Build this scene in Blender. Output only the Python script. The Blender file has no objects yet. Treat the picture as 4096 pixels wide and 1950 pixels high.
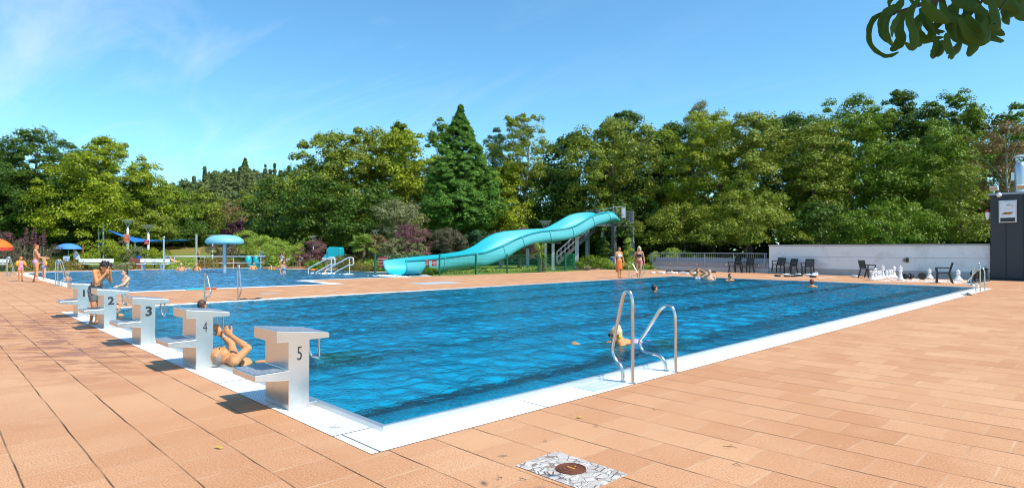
import bpy, math, random
import numpy as np
from mathutils import Vector, Matrix
from mathutils.geometry import delaunay_2d_cdt
random.seed(7); rng = np.random.default_rng(11)
scn = bpy.context.scene
COL = scn.collection
R = math.radians

# ------------------------------------------------------------------ camera
CAMX, CAMY, CAMZ = 4.237, -2.713, 1.414
YAW, PITCH, ROLL = 0.8001, 0.0083, 0.001
FPX = 2432.5                                   # focal length in pixels of the 4096 px wide photo
PW, PH = 4096.0, 1950.0
_f = Vector((-math.sin(YAW)*math.cos(PITCH), math.cos(YAW)*math.cos(PITCH), math.sin(PITCH)))
_r0 = Vector((math.cos(YAW), math.sin(YAW), 0.0)); _u0 = _r0.cross(_f)
_r = _r0*math.cos(ROLL) + _u0*math.sin(ROLL); _u = -_r0*math.sin(ROLL) + _u0*math.cos(ROLL)
cam_d = bpy.data.cameras.new('camera'); cam = bpy.data.objects.new('camera', cam_d); COL.objects.link(cam)
cam_d.sensor_width = 36; cam_d.lens = FPX/PW*36; cam_d.clip_start = 0.05; cam_d.clip_end = 2000
M = Matrix((( _r.x, _u.x, -_f.x, CAMX), (_r.y, _u.y, -_f.y, CAMY), (_r.z, _u.z, -_f.z, CAMZ), (0, 0, 0, 1)))
cam.matrix_world = M
scn.camera = cam
scn.render.resolution_x = 1024; scn.render.resolution_y = 487

# ------------------------------------------------------------------ light
SUN_EL = 54.0
SUN_AZ = math.atan2(0.30, 1.0)                   # towards the sun, measured from +X
sdir = Vector((math.cos(SUN_AZ)*math.cos(R(SUN_EL)), math.sin(SUN_AZ)*math.cos(R(SUN_EL)), math.sin(R(SUN_EL))))
sd = bpy.data.lights.new('sun', 'SUN'); sun = bpy.data.objects.new('sun', sd); COL.objects.link(sun)
sd.energy = 5.0; sd.angle = R(0.5); sd.color = (1.0, 0.94, 0.83)
sun.rotation_euler = (-sdir).to_track_quat('-Z', 'Y').to_euler(); sun.location = (0, 0, 30)
w = bpy.data.worlds.new('World'); scn.world = w; w.use_nodes = True
wn = w.node_tree; wn.nodes.clear()
wo = wn.nodes.new('ShaderNodeOutputWorld'); bg = wn.nodes.new('ShaderNodeBackground')
sky = wn.nodes.new('ShaderNodeTexSky'); sky.sky_type = 'NISHITA'; sky.sun_disc = False
sky.sun_elevation = R(SUN_EL); sky.sun_rotation = math.pi/2 - SUN_AZ
sky.air_density = 1.0; sky.dust_density = 0.3; sky.ozone_density = 1.6; sky.altitude = 200
hs = wn.nodes.new('ShaderNodeHueSaturation'); hs.inputs['Saturation'].default_value = 1.0; hs.inputs['Hue'].default_value = 0.495
hs.inputs['Value'].default_value = 1.15
wn.links.new(sky.outputs[0], hs.inputs['Color'])
tint = wn.nodes.new('ShaderNodeMixRGB'); tint.blend_type = 'MULTIPLY'; tint.inputs[0].default_value = 1; tint.inputs[2].default_value = (.83, 1.33, 1.50, 1)
wn.links.new(hs.outputs[0], tint.inputs[1])
tc = wn.nodes.new('ShaderNodeTexCoord')
# thin cirrus: streaky noise in sky direction, projected on a high flat layer
sp = wn.nodes.new('ShaderNodeSeparateXYZ'); wn.links.new(tc.outputs['Generated'], sp.inputs[0])
def wm(op, a, b=None, c=None, clamp=False):
    n = wn.nodes.new('ShaderNodeMath'); n.operation = op; n.use_clamp = clamp
    for i, x in enumerate((a, b, c)):
        if x is None: continue
        if isinstance(x, (int, float)): n.inputs[i].default_value = x
        else: wn.links.new(x, n.inputs[i])
    return n.outputs[0]
zz = wm('ADD', wm('MAXIMUM', sp.outputs[2], 0.0), 0.10)
px_ = wm('DIVIDE', sp.outputs[0], zz); py_ = wm('DIVIDE', sp.outputs[1], zz)
cv = wn.nodes.new('ShaderNodeCombineXYZ'); wn.links.new(px_, cv.inputs[0]); wn.links.new(py_, cv.inputs[1])
mp = wn.nodes.new('ShaderNodeMapping'); mp.inputs['Rotation'].default_value = (0, 0, R(38)); mp.inputs['Scale'].default_value = (0.40, 1.3, 1)
mp.inputs['Location'].default_value = (2.3, 0.4, 0)
wn.links.new(cv.outputs[0], mp.inputs[0])
nz = wn.nodes.new('ShaderNodeTexNoise'); nz.inputs['Scale'].default_value = 1.3; nz.inputs['Detail'].default_value = 8; nz.inputs['Roughness'].default_value = 0.62; nz.inputs['Distortion'].default_value = 0.8
wn.links.new(mp.outputs[0], nz.inputs['Vector'])
nz2 = wn.nodes.new('ShaderNodeTexNoise'); nz2.inputs['Scale'].default_value = 0.45; nz2.inputs['Detail'].default_value = 3
wn.links.new(cv.outputs[0], nz2.inputs['Vector'])
streak = wm('MULTIPLY', wm('SUBTRACT', nz.outputs['Fac'], 0.46), 3.4, clamp=True)
patch = wm('MULTIPLY', wm('SUBTRACT', nz2.outputs['Fac'], 0.42), 4.0, clamp=True)
# more cirrus on the western (left) side of the sky
west = wm('MULTIPLY', wm('SUBTRACT', wm('MULTIPLY', sp.outputs[0], -1.0), 0.72), 3.2, clamp=True)
cl = wm('MULTIPLY', streak, wm('ADD', wm('MULTIPLY', patch, 0.22), wm('MULTIPLY', west, 0.32)), clamp=True)
mx = wn.nodes.new('ShaderNodeMixRGB'); wn.links.new(cl, mx.inputs[0]); wn.links.new(tint.outputs[0], mx.inputs[1])
mx.inputs[2].default_value = (7.6, 8.4, 9.4, 1)
wn.links.new(mx.outputs[0], bg.inputs[0]); bg.inputs[1].default_value = 0.108
wn.links.new(bg.outputs[0], wo.inputs[0])
scn.view_settings.view_transform = 'Standard'; scn.view_settings.look = 'None'
scn.view_settings.exposure = 0.26; scn.view_settings.gamma = 1; scn.render.filter_size = 1.05
cy = scn.cycles; cy.filter_width = 1.05
cy.max_bounces = 8; cy.transparent_max_bounces = 12; cy.diffuse_bounces = 3; cy.glossy_bounces = 4; cy.transmission_bounces = 5
cy.sample_clamp_indirect = 4.0; cy.use_denoising = True
try: cy.denoiser = 'OPENIMAGEDENOISE'
except Exception: pass

# ------------------------------------------------------------------ survey: positions read off the photograph (4096x1950 px) as world points
def ray(u, v): return _f + _r*((u-PW/2)/FPX) + _u*((PH/2-v)/FPX)
def at(u, v, z=0.0):
    d = ray(u, v); t = (z-CAMZ)/d.z
    return Vector((CAMX+d.x*t, CAMY+d.y*t, z))
def far(u, D, z=0.0):
    d = ray(u, 995.); p = Vector((CAMX, CAMY, CAMZ)) + d*D
    return Vector((p.x, p.y, z))
def hz(v, D): return CAMZ + (995.0-v)*D/FPX
def dist(p): return (Vector((p[0], p[1], CAMZ)) - Vector((CAMX, CAMY, CAMZ))).dot(_f)

# ------------------------------------------------------------------ mesh helpers
class MB:
    def __init__(s): s.v = []; s.f = []
    def add(s, vs, fs):
        o = len(s.v); s.v += [tuple(p) for p in vs]; s.f += [tuple(i+o for i in f) for f in fs]; return s
    def box(s, x0, y0, z0, x1, y1, z1):
        return s.add([(x0,y0,z0),(x1,y0,z0),(x1,y1,z0),(x0,y1,z0),(x0,y0,z1),(x1,y0,z1),(x1,y1,z1),(x0,y1,z1)],
                     [(0,3,2,1),(4,5,6,7),(0,1,5,4),(1,2,6,5),(2,3,7,6),(3,0,4,7)])
    def bar(s, a, b, w, h, up=(0,0,1)):
        a = Vector(a); b = Vector(b); d = (b-a).normalized(); up = Vector(up)
        if abs(d.dot(up)) > .98: up = Vector((1, 0, 0))
        x = d.cross(up).normalized()*w/2; y = x.cross(d).normalized()*h/2
        vs = [p+i*x+j*y for p in (a, b) for i, j in ((-1,-1),(1,-1),(1,1),(-1,1))]
        return s.add(vs, [(3,2,1,0),(4,5,6,7),(0,1,5,4),(1,2,6,5),(2,3,7,6),(3,0,4,7)])
    def tube(s, path, r, n=8, closed=False):
        P = [Vector(p) for p in path]; m = len(P); rs = r if isinstance(r, (list, tuple)) else [r]*m
        T = []
        for i in range(m):
            a = P[(i-1) % m] if (closed or i > 0) else P[i]; b = P[(i+1) % m] if (closed or i < m-1) else P[i]
            T.append((b-a).normalized())
        u = T[0].orthogonal().normalized(); vs = []
        for i in range(m):
            u = (u - T[i]*u.dot(T[i])).normalized(); q = T[i].cross(u)
            for k in range(n):
                a = 2*math.pi*k/n; vs.append(P[i] + (u*math.cos(a)+q*math.sin(a))*rs[i])
        fs = []
        for i in range(m if closed else m-1):
            j = (i+1) % m
            for k in range(n): fs.append((i*n+k, i*n+(k+1) % n, j*n+(k+1) % n, j*n+k))
        if not closed:
            fs.append(tuple(range(n-1, -1, -1))); fs.append(tuple((m-1)*n+k for k in range(n)))
        return s.add(vs, fs)
    def lathe(s, prof, n=16, c=(0,0,0), ax=None, sq=(1,1)):
        vs = []; 
        for (r, z) in prof:
            for k in range(n):
                a = 2*math.pi*k/n; vs.append(Vector((r*math.cos(a)*sq[0], r*math.sin(a)*sq[1], z)))
        if ax is not None:
            q = Vector((0,0,1)).rotation_difference(Vector(ax)); vs = [q @ p for p in vs]
        vs = [p+Vector(c) for p in vs]
        fs = []
        for i in range(len(prof)-1):
            for k in range(n): fs.append((i*n+k, i*n+(k+1) % n, (i+1)*n+(k+1) % n, (i+1)*n+k))
        if prof[0][0] > 1e-6: fs.append(tuple(range(n-1, -1, -1)))
        if prof[-1][0] > 1e-6: fs.append(tuple((len(prof)-1)*n+k for k in range(n)))
        return s.add(vs, fs)
    def ell(s, c, r, n=12, m=8, rot=None):
        prof = [(math.sin(math.pi*i/m), -math.cos(math.pi*i/m)) for i in range(m+1)]
        t = MB(); t.lathe([(max(a, 1e-7), b) for a, b in prof], n)
        vs = [Vector((p[0]*r[0], p[1]*r[1], p[2]*r[2])) for p in t.v]
        if rot is not None: vs = [rot @ p for p in vs]
        return s.add([p+Vector(c) for p in vs], t.f)
    def cap(s, a, b, ra, rb, n=12):
        a = Vector(a); b = Vector(b); d = b-a; L = max(d.length, 1e-5); d /= L; P = []; Rr = []
        for t in (1, .8, .5, 0): P.append(a-d*ra*math.sin(t*math.pi/2)); Rr.append(max(ra*math.cos(t*math.pi/2), 1e-5))
        for t in (0, .5, .8, 1): P.append(b+d*rb*math.sin(t*math.pi/2)); Rr.append(max(rb*math.cos(t*math.pi/2), 1e-5))
        return s.tube(P, Rr, n)
    def ext(s, poly, vec):
        n = len(poly); vec = Vector(vec); a = [Vector(p) for p in poly]; b = [p+vec for p in a]
        s.add(a+b, [tuple(range(n-1, -1, -1)), tuple(range(n, 2*n))] + [(i, (i+1) % n, n+(i+1) % n, n+i) for i in range(n)])
        return s
    def sheet(s, poly, z, holes=()):
        loops = [list(poly)] + [list(h) for h in holes]; vs = []; es = []
        for l in loops:
            o = len(vs); vs += [Vector((p[0], p[1])) for p in l]; es += [(o+i, o+(i+1) % len(l)) for i in range(len(l))]
        rv, re_, rf, _a, _b, _c = delaunay_2d_cdt(vs, es, [], 0, 1e-5)
        def ins(p, P):
            r = False; j = len(P)-1
            for i in range(len(P)):
                if (P[i][1] > p[1]) != (P[j][1] > p[1]) and p[0] < (P[j][0]-P[i][0])*(p[1]-P[i][1])/(P[j][1]-P[i][1])+P[i][0]: r = not r
                j = i
            return r
        fs = []
        for t in rf:
            cc = sum((rv[i] for i in t), Vector((0, 0)))/len(t)
            if ins(cc, poly) and not any(ins(cc, h) for h in holes):
                a, b, c = (rv[i] for i in t[:3]); cr = (b-a).cross(c-a)
                fs.append(tuple(t) if cr > 0 else tuple(reversed(t)))
        return s.add([(p.x, p.y, z) for p in rv], fs)
    def xf(s, mtx, start=0):
        s.v[start:] = [tuple(mtx @ Vector(p)) for p in s.v[start:]]; return s

def mesh_of(mb, name, m, ang=None):
    me = bpy.data.meshes.new(name); me.from_pydata(mb.v, [], mb.f); me.update()
    if isinstance(m, (list, tuple)):
        for q in m: me.materials.append(q)
    elif m: me.materials.append(m)
    if ang is not None:
        me.shade_smooth()
        if ang < 180: me.set_sharp_from_angle(angle=R(ang))
    return me
def obj(name, mb, m, parent=None, ang=None, bev=0, loc=None, rz=None, label=None):
    me = mb if isinstance(mb, bpy.types.Mesh) else mesh_of(mb, name, m, ang)
    o = bpy.data.objects.new(name, me); COL.objects.link(o)
    if parent: o.parent = parent
    if bev:
        b = o.modifiers.new('bevel', 'BEVEL'); b.width = bev; b.segments = 2; b.limit_method = 'ANGLE'; b.angle_limit = R(35)
    if loc is not None: o.location = loc
    if rz is not None: o.rotation_euler = (0, 0, rz)
    if label: o['label'] = label
    return o
def thing(name, label, cat, loc=(0,0,0), rz=0, group=None):
    o = bpy.data.objects.new(name, None); COL.objects.link(o); o.location = loc; o.rotation_euler = (0, 0, rz)
    o.empty_display_size = .2
    return tag(o, label, cat, group)
def tag(o, label, cat, group=None, kind=None):
    o['label'] = label; o['category'] = cat
    if group: o['group'] = group
    if kind: o['kind'] = kind
    return o
def struct(name, mb, m, **k):
    o = obj(name, mb, m, **k); o['kind'] = 'structure'; return o
def dup(root, label, loc=None, rz=None, group=None):
    r = root.copy(); COL.objects.link(r)
    if loc is not None: r.location = loc
    if rz is not None: r.rotation_euler = (0, 0, rz)
    r['label'] = label
    if group: r['group'] = group
    for ch in list(root.children):
        c = ch.copy(); COL.objects.link(c); c.parent = r
        for g_ in ch.children:
            d = g_.copy(); COL.objects.link(d); d.parent = c
    return r

# ------------------------------------------------------------------ materials
def new_mat(name):
    m = bpy.data.materials.new(name); m.use_nodes = True; nt = m.node_tree
    return m, nt, nt.nodes['Principled BSDF']
class NT:
    def __init__(s, nt): s.nt = nt
    def n(s, t, **k):
        x = s.nt.nodes.new(t)
        for a, b in k.items(): setattr(x, a, b)
        return x
    def l(s, a, b): s.nt.links.new(a, b)
    def m(s, op, a, b=None, clamp=False):
        n = s.n('ShaderNodeMath', operation=op); n.use_clamp = clamp
        for i, x in enumerate((a, b)):
            if x is None: continue
            if isinstance(x, (int, float)): n.inputs[i].default_value = x
            else: s.l(x, n.inputs[i])
        return n.outputs[0]
    def noise(s, scale, vec=None, detail=4, rough=.55, dist=0):
        n = s.n('ShaderNodeTexNoise'); n.inputs['Scale'].default_value = scale; n.inputs['Detail'].default_value = detail
        n.inputs['Roughness'].default_value = rough; n.inputs['Distortion'].default_value = dist
        if vec is not None: s.l(vec, n.inputs['Vector'])
        return n.outputs['Fac']
    def mix(s, f, a, b, bt='MIX'):
        n = s.n('ShaderNodeMixRGB', blend_type=bt)
        for i, x in enumerate((f, a, b)):
            if isinstance(x, (int, float)): n.inputs[i].default_value = x
            elif isinstance(x, tuple): n.inputs[i].default_value = (*x[:3], 1)
            else: s.l(x, n.inputs[i])
        return n.outputs[0]
    def ramp(s, f, lo, hi): return s.m('MULTIPLY', s.m('SUBTRACT', f, lo), 1.0/(hi-lo), True)
def c3(c, k): return tuple(min(1, x*k) for x in c)
def mat(name, col, rough=.5, metal=0, var=.15, vs=3.0, bump=0, bs=40., spec=.5, grime=None, coat=0, geo=True):
    m, nt, b = new_mat(name); q = NT(nt)
    tc_ = q.n('ShaderNodeTexCoord').outputs['Object']
    a = q.noise(vs, tc_, 5); c = q.mix(a, c3(col, 1-var), c3(col, 1+var))
    if grime:
        g_ = q.ramp(q.noise(grime[1], tc_, 6, .65), .52, .72); c = q.mix(q.m('MULTIPLY', g_, grime[2]), c, grime[0])
    q.l(c, b.inputs['Base Color'])
    r2 = q.m('ADD', q.m('MULTIPLY', q.noise(vs*4, tc_), .16), max(rough-.08, 0.02)); q.l(r2, b.inputs['Roughness'])
    b.inputs['Metallic'].default_value = metal
    b.inputs['Specular IOR Level'].default_value = spec
    if coat: b.inputs['Coat Weight'].default_value = coat; b.inputs['Coat Roughness'].default_value = .15
    if bump:
        bn = q.n('ShaderNodeBump'); bn.inputs['Strength'].default_value = bump; bn.inputs['Distance'].default_value = .01
        q.l(q.noise(bs, tc_, 4), bn.inputs['Height']); q.l(bn.outputs[0], b.inputs['Normal'])
    return m
def c3m(q, c, k):
    n = q.n('ShaderNodeVectorMath', operation='SCALE'); q.l(c, n.inputs[0]); n.inputs['Scale'].default_value = k; return n.outputs[0]
def leafmat(name, c1, c2, rough=.42, transl=.24, c3_=None):
    m, nt, b = new_mat(name); q = NT(nt)
    geo = q.n('ShaderNodeNewGeometry'); tc_ = q.n('ShaderNodeTexCoord').outputs['Object']
    ri = geo.outputs['Random Per Island']
    c = q.mix(ri, c1, c2)
    c = q.mix(q.ramp(q.noise(.55, tc_, 3), .40, .62), c, q.mix(ri, c2, c3_ or c1))
    c = q.mix(.35, c, q.mix(q.noise(2.2, tc_, 2), c3(c1, .55), c3(c2, 1.35)))
    r2_ = q.m('FRACT', q.m('MULTIPLY', ri, 17.31)); c = q.mix(q.ramp(r2_, .55, 1.0), c3m(q, c, .78), c3m(q, c, 1.55))  # random bright and dark leaves put sun highlights and shade into the colour
    q.l(c, b.inputs['Base Color']); b.inputs['Roughness'].default_value = rough; b.inputs['Specular IOR Level'].default_value = .22
    tr = q.n('ShaderNodeBsdfTranslucent'); q.l(q.mix(.5, c, c3(c2, 1.6)), tr.inputs[0])
    mx_ = q.n('ShaderNodeMixShader'); mx_.inputs[0].default_value = transl
    q.l(b.outputs[0], mx_.inputs[1]); q.l(tr.outputs[0], mx_.inputs[2])
    q.l(mx_.outputs[0], nt.nodes['Material Output'].inputs[0])
    return m
STEEL = mat('stainless_steel', (.62,.62,.60), .22, 1, .12, 6)
STEELB = mat('brushed_steel', (.68,.69,.70), .38, .85, .10, 4, bump=.05, bs=90)
GALV = mat('galvanised_steel', (.36,.39,.42), .45, .6, .15, 5)
WHITE = mat('white_paint', (.80,.80,.79), .45, 0, .04, 3)
# ================================================================== the setting
# terracotta slabs in running bond
m, nt, b = new_mat('terracotta_slabs'); q = NT(nt)
tcO = q.n('ShaderNodeTexCoord').outputs['Object']
wob = q.n('ShaderNodeVectorMath', operation='ADD')
s3 = q.n('ShaderNodeSeparateXYZ'); q.l(tcO, s3.inputs[0])
TX, TY, Y0 = .40, .385, -1.115
wb = q.m('MULTIPLY', q.m('SUBTRACT', q.noise(1.7, tcO, 3), .5), .018)
ry = q.m('DIVIDE', q.m('SUBTRACT', q.m('ADD', s3.outputs[1], wb), Y0), TY)
row = q.m('FLOOR', ry); fy = q.m('SUBTRACT', ry, row)
rx = q.m('ADD', q.m('DIVIDE', q.m('ADD', s3.outputs[0], wb), TX), q.m('MULTIPLY', q.m('MODULO', q.m('ABSOLUTE', row), 2.0), .5))
colx = q.m('FLOOR', rx); fx = q.m('SUBTRACT', rx, colx)
dy = q.m('MULTIPLY', q.m('MINIMUM', fy, q.m('SUBTRACT', 1.0, fy)), TY)
dx = q.m('MULTIPLY', q.m('MINIMUM', fx, q.m('SUBTRACT', 1.0, fx)), TX)
idv = q.n('ShaderNodeCombineXYZ'); q.l(row, idv.inputs[0]); q.l(colx, idv.inputs[1])
wnz = q.n('ShaderNodeTexWhiteNoise', noise_dimensions='2D'); q.l(idv.outputs[0], wnz.inputs['Vector'])
tile = wnz.outputs['Value']
c = q.mix(tile, (.485,.240,.118), (.610,.345,.188))
c = q.mix(q.m('MULTIPLY', q.ramp(q.noise(.35, tcO, 4), .38, .66), .6), c, (.44,.20,.092))
c = q.mix(q.m('MULTIPLY', q.ramp(q.noise(1.3, tcO, 5, .65, .6), .50, .72), .40), c, (.62,.38,.22))
c = q.mix(q.m('MULTIPLY', q.ramp(q.noise(85, tcO, 3), .46, .62), .60), c, (.30,.11,.05))
c = q.mix(q.m('MULTIPLY', q.ramp(q.noise(110, tcO, 2), .55, .66), .5), c, (.80,.52,.33))
# small pale droppings and chalk specks
sp_ = q.m('MULTIPLY', q.ramp(q.noise(9, tcO, 5, .7), .66, .70), q.ramp(q.noise(.8, tcO, 2), .50, .60))
c = q.mix(q.m('MULTIPLY', sp_, .7), c, (.70,.62,.55))
# wet footprints near the starting blocks
wy = q.m('SUBTRACT', 1.0, q.ramp(q.m('ABSOLUTE', q.m('ADD', s3.outputs[1], .95)), .5, 1.3))
wx = q.m('SUBTRACT', 1.0, q.ramp(q.m('ABSOLUTE', q.m('ADD', s3.outputs[0], 8.2)), 2.6, 5.5))
wmap = q.n('ShaderNodeMapping'); wmap.vector_type = 'TEXTURE'; wmap.inputs['Rotation'].default_value = (0, 0, YAW); wmap.inputs['Scale'].default_value = (1.5, .55, 1); q.l(tcO, wmap.inputs[0])
wet = q.m('MULTIPLY', q.m('MULTIPLY', q.ramp(q.noise(2.6, wmap.outputs[0], 5, .65, .4), .495, .53), wy), wx, True)
c = q.mix(q.m('MULTIPLY', wet, .8), c, (.31,.10,.035))
jn = q.m('ADD', q.m('MULTIPLY', q.ramp(q.noise(1.6, tcO, 3), .38, .62), .75), .25)
jy = q.m('MULTIPLY', q.m('SUBTRACT', 1.0, q.ramp(dy, .0030, .0072)), jn)
jx = q.m('MULTIPLY', q.m('SUBTRACT', 1.0, q.ramp(dx, .003, .011)), .9)
c = q.mix(jx, c, q.mix(q.noise(2.5, tcO, 2), (.24,.10,.05), (.76,.50,.31)))
c = q.mix(jy, c, (.030,.016,.010))
q.l(c, b.inputs['Base Color'])
q.l(q.m('SUBTRACT', .86, q.m('MULTIPLY', wet, .5)), b.inputs['Roughness']); b.inputs['Specular IOR Level'].default_value = .25
bn = q.n('ShaderNodeBump'); bn.inputs['Strength'].default_value = .5; bn.inputs['Distance'].default_value = .006
h = q.m('SUBTRACT', q.m('ADD', q.m('MULTIPLY', q.noise(140, tcO, 3), .35), q.m('MULTIPLY', tile, .5)), q.m('MULTIPLY', jy, 2.5))
q.l(h, bn.inputs['Height']); q.l(bn.outputs[0], b.inputs['Normal'])
TERRA = m

# grass
m, nt, b = new_mat('lawn_grass'); q = NT(nt); tcO = q.n('ShaderNodeTexCoord').outputs['Object']
c = q.mix(q.noise(3., tcO, 5), (.075,.155,.020), (.13,.22,.035))
dry = q.ramp(q.noise(.09, tcO, 4, .6), .40, .60)
s3 = q.n('ShaderNodeSeparateXYZ'); q.l(tcO, s3.inputs[0])
slope = q.ramp(s3.outputs[2], .55, 1.5)
dry = q.m('ADD', q.m('MULTIPLY', dry, .25), q.m('MULTIPLY', slope, .75), True)
c = q.mix(dry, c, q.mix(q.noise(.6, tcO, 5), (.30,.19,.065), (.22,.20,.06)))
q.l(c, b.inputs['Base Color']); b.inputs['Roughness'].default_value = .9; b.inputs['Specular IOR Level'].default_value = .15
bn = q.n('ShaderNodeBump'); bn.inputs['Strength'].default_value = .8; bn.inputs['Distance'].default_value = .05
q.l(q.noise(30, tcO, 4), bn.inputs['Height']); q.l(bn.outputs[0], b.inputs['Normal'])
GRASS = m

PX0, PX1, PY0, PY1 = -12.35, .12, -.10, 24.80        # inner faces of the big pool
HOLE1 = [(PX0-.16, PY0-.38), (.55, PY0-.38), (.55, PY1+.36), (PX0-.16, PY1+.36)]
KP = [(-18.85,1.55), (-18.50,9.10), (-21.95,9.20), (-21.75,16.4), (-24.6,17.4), (-28.3,16.9), (-35.,16.2), (-41.2,14.4), (-41.2,2.6), (-39.8,1.55)]
KO = [(-18.40,1.10), (-18.02,9.55), (-21.60,9.62), (-21.45,16.4), (-24.5,17.8), (-28.3,17.2), (-35.1,16.5), (-41.5,14.7), (-41.5,2.3), (-40.1,1.10)]
DECK = [(60,-40), (60,33.38), (-19.05,33.38), (-19.4,31.5), (-23.6,31.0), (-21.20,29.3), (-21.05,17.3), (-21.45,16.3),
        (-24.7,18.1), (-28.3,17.6), (-33.5,18.0), (-38.0,19.6), (-43.2,20.4), (-43.9,15.2), (-43.9,-12), (-43.9,-40)]
struct('deck', MB().sheet(DECK, 0.0, [HOLE1, KO]), TERRA)
# lawn sheet around and behind, rising in a dry bank towards the trees, out to the horizon
g1 = MB()
def hgt(x, y):
    # distance behind the pools measured along the view
    d = (x-CAMX)*_f.x + (y-CAMY)*_f.y
    lat = (x-CAMX)*_r0.x + (y-CAMY)*_r0.y
    h0 = -.03
    if lat < -4: h0 += 1.7*max(0, min(1, (d-62)/10.))**1.3*min(1, (-4-lat)/6.)
    return h0
NX = 70
us = np.concatenate([np.linspace(-700,-140,8), np.linspace(-120,40,NX), np.linspace(60,700,8)])
vs_ = np.concatenate([np.linspace(-60,28,12), np.linspace(32,100,36), np.linspace(120,900,8)])
idx = {}
for j, d in enumerate(vs_):
    for i, l in enumerate(us):
        x = CAMX + _f.x*d + _r0.x*l; y = CAMY + _f.y*d + _r0.y*l
        z = hgt(x, y) - (.25 if d < 30 else 0)*1.0
        # keep the sheet well under the deck and the pools
        if -46 < x < 62 and -42 < y < 34: z = min(z, -2.6) if (-45 < x < 61 and y < 30 and x > -20.5) or (-42.9 < x <= -20.5 and y < 15) else z
        idx[(j, i)] = len(g1.v); g1.v.append((x, y, z))
for j in range(len(vs_)-1):
    for i in range(len(us)-1): g1.f.append((idx[(j,i)], idx[(j,i+1)], idx[(j+1,i+1)], idx[(j+1,i)]))
struct('lawn', g1, GRASS, ang=180)

# white gutter grating around the pools
m, nt, b = new_mat('white_grating'); q = NT(nt); tcO = q.n('ShaderNodeTexCoord').outputs['Object']
s3 = q.n('ShaderNodeSeparateXYZ'); q.l(tcO, s3.inputs[0])
sx = q.m('FRACT', q.m('MULTIPLY', s3.outputs[1], 1/.0185)); bar_ = q.ramp(q.m('ABSOLUTE', q.m('SUBTRACT', sx, .5)), .32, .42)
onside = q.m('LESS_THAN', s3.outputs[0], .02)
gaps = q.m('MULTIPLY', bar_, onside)
px__ = q.m('FRACT', q.m('MULTIPLY', q.m('ADD', s3.outputs[0], .62), 1/1.25)); pg = q.m('LESS_THAN', q.m('ABSOLUTE', q.m('SUBTRACT', px__, .5)), .006)
fy_ = q.m('FRACT', q.m('MULTIPLY', q.m('ADD', s3.outputs[1], 1.27), 1/1.72)); pg2 = q.m('LESS_THAN', q.m('ABSOLUTE', q.m('SUBTRACT', fy_, .5)), .0045)
pg2 = q.m('MULTIPLY', pg2, q.m('SUBTRACT', 1.0, onside)); pg = q.m('MULTIPLY', pg, onside)
c = q.mix(q.noise(1.5, tcO, 4), (.80,.81,.81), (.88,.88,.87))
c = q.mix(gaps, c, (.20,.22,.24)); c = q.mix(q.m('MAXIMUM', pg, pg2), c, (.08,.085,.09))
q.l(c, b.inputs['Base Color']); b.inputs['Roughness'].default_value = .5
bn = q.n('ShaderNodeBump'); bn.inputs['Strength'].default_value = .6; bn.inputs['Distance'].default_value = .008
q.l(q.m('SUBTRACT', 1.0, gaps), bn.inputs['Height']); q.l(bn.outputs[0], b.inputs['Normal'])
GRATE = m
IN1 = [(PX0-.02, PY0-.03), (PX1+.04, PY0-.03), (PX1+.04, PY1+.03), (PX0-.02, PY1+.03)]
struct('gutter_grating', MB().sheet(HOLE1, .004, [IN1]), GRATE)
struct('play_pool_edge', MB().sheet(KO, .006, [KP]), mat('white_edge', (.80,.81,.81), .5, 0, .05, 2))
# steel curb: sloped outer face, flat top, inner wall
def ring(poly_out, poly_in, z0, z1):
    mb = MB(); n = len(poly_out)
    mb.add([(x, y, z0) for x, y in poly_out] + [(x, y, z1) for x, y in poly_in], [(i, (i+1) % n, n+(i+1) % n, n+i) for i in range(n)])
    return mb
def rect(o): return [(PX0-o, PY0-o), (PX1+o, PY0-o), (PX1+o, PY1+o), (PX0-o, PY1+o)]
cb = MB()
for (oa, za), (ob, zb) in (((.062,-.03),(.050,.038)), ((.050,.038),(.040,.045)), ((.040,.045),(.008,.045)), ((.008,.045),(0,.035)), ((0,.035),(0,-1.0))):
    t = ring(rect(oa), rect(ob), za, zb); cb.add(t.v, t.f)
struct('pool_curb', cb, STEELB)
# pool floor with lane lines
m, nt, b = new_mat('pool_liner'); q = NT(nt); tcO = q.n('ShaderNodeTexCoord').outputs['Object']
s3 = q.n('ShaderNodeSeparateXYZ'); q.l(tcO, s3.inputs[0])
lx = q.m('FRACT', q.m('DIVIDE', q.m('ADD', s3.outputs[0], 1.19+1.25+25), 2.5)); ln = q.m('LESS_THAN', q.m('ABSOLUTE', q.m('SUBTRACT', lx, .5)), .085)
c = q.mix(q.noise(.7, tcO, 3), (.012,.56,.83), (.035,.70,.92))
c = q.mix(ln, c, (.002,.012,.03)); q.l(c, b.inputs['Base Color']); b.inputs['Roughness'].default_value = .6
LINER = m
struct('pool_floor', MB().sheet(rect(0), -1.0), LINER)
kb = MB().sheet(KP, -.75); n = len(KP)
kb.add([(x, y, -.75) for x, y in KP] + [(x, y, .006) for x, y in KP], [(i, n+i, n+(i+1) % n, (i+1) % n) for i in range(n)])
m, nt, b = new_mat('play_pool_liner'); q = NT(nt); tcO = q.n('ShaderNodeTexCoord').outputs['Object']
q.l(q.mix(q.noise(.5, tcO, 3), (.03,.28,.62), (.06,.42,.76)), b.inputs['Base Color'])
struct('play_pool_floor', kb, m)

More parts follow.
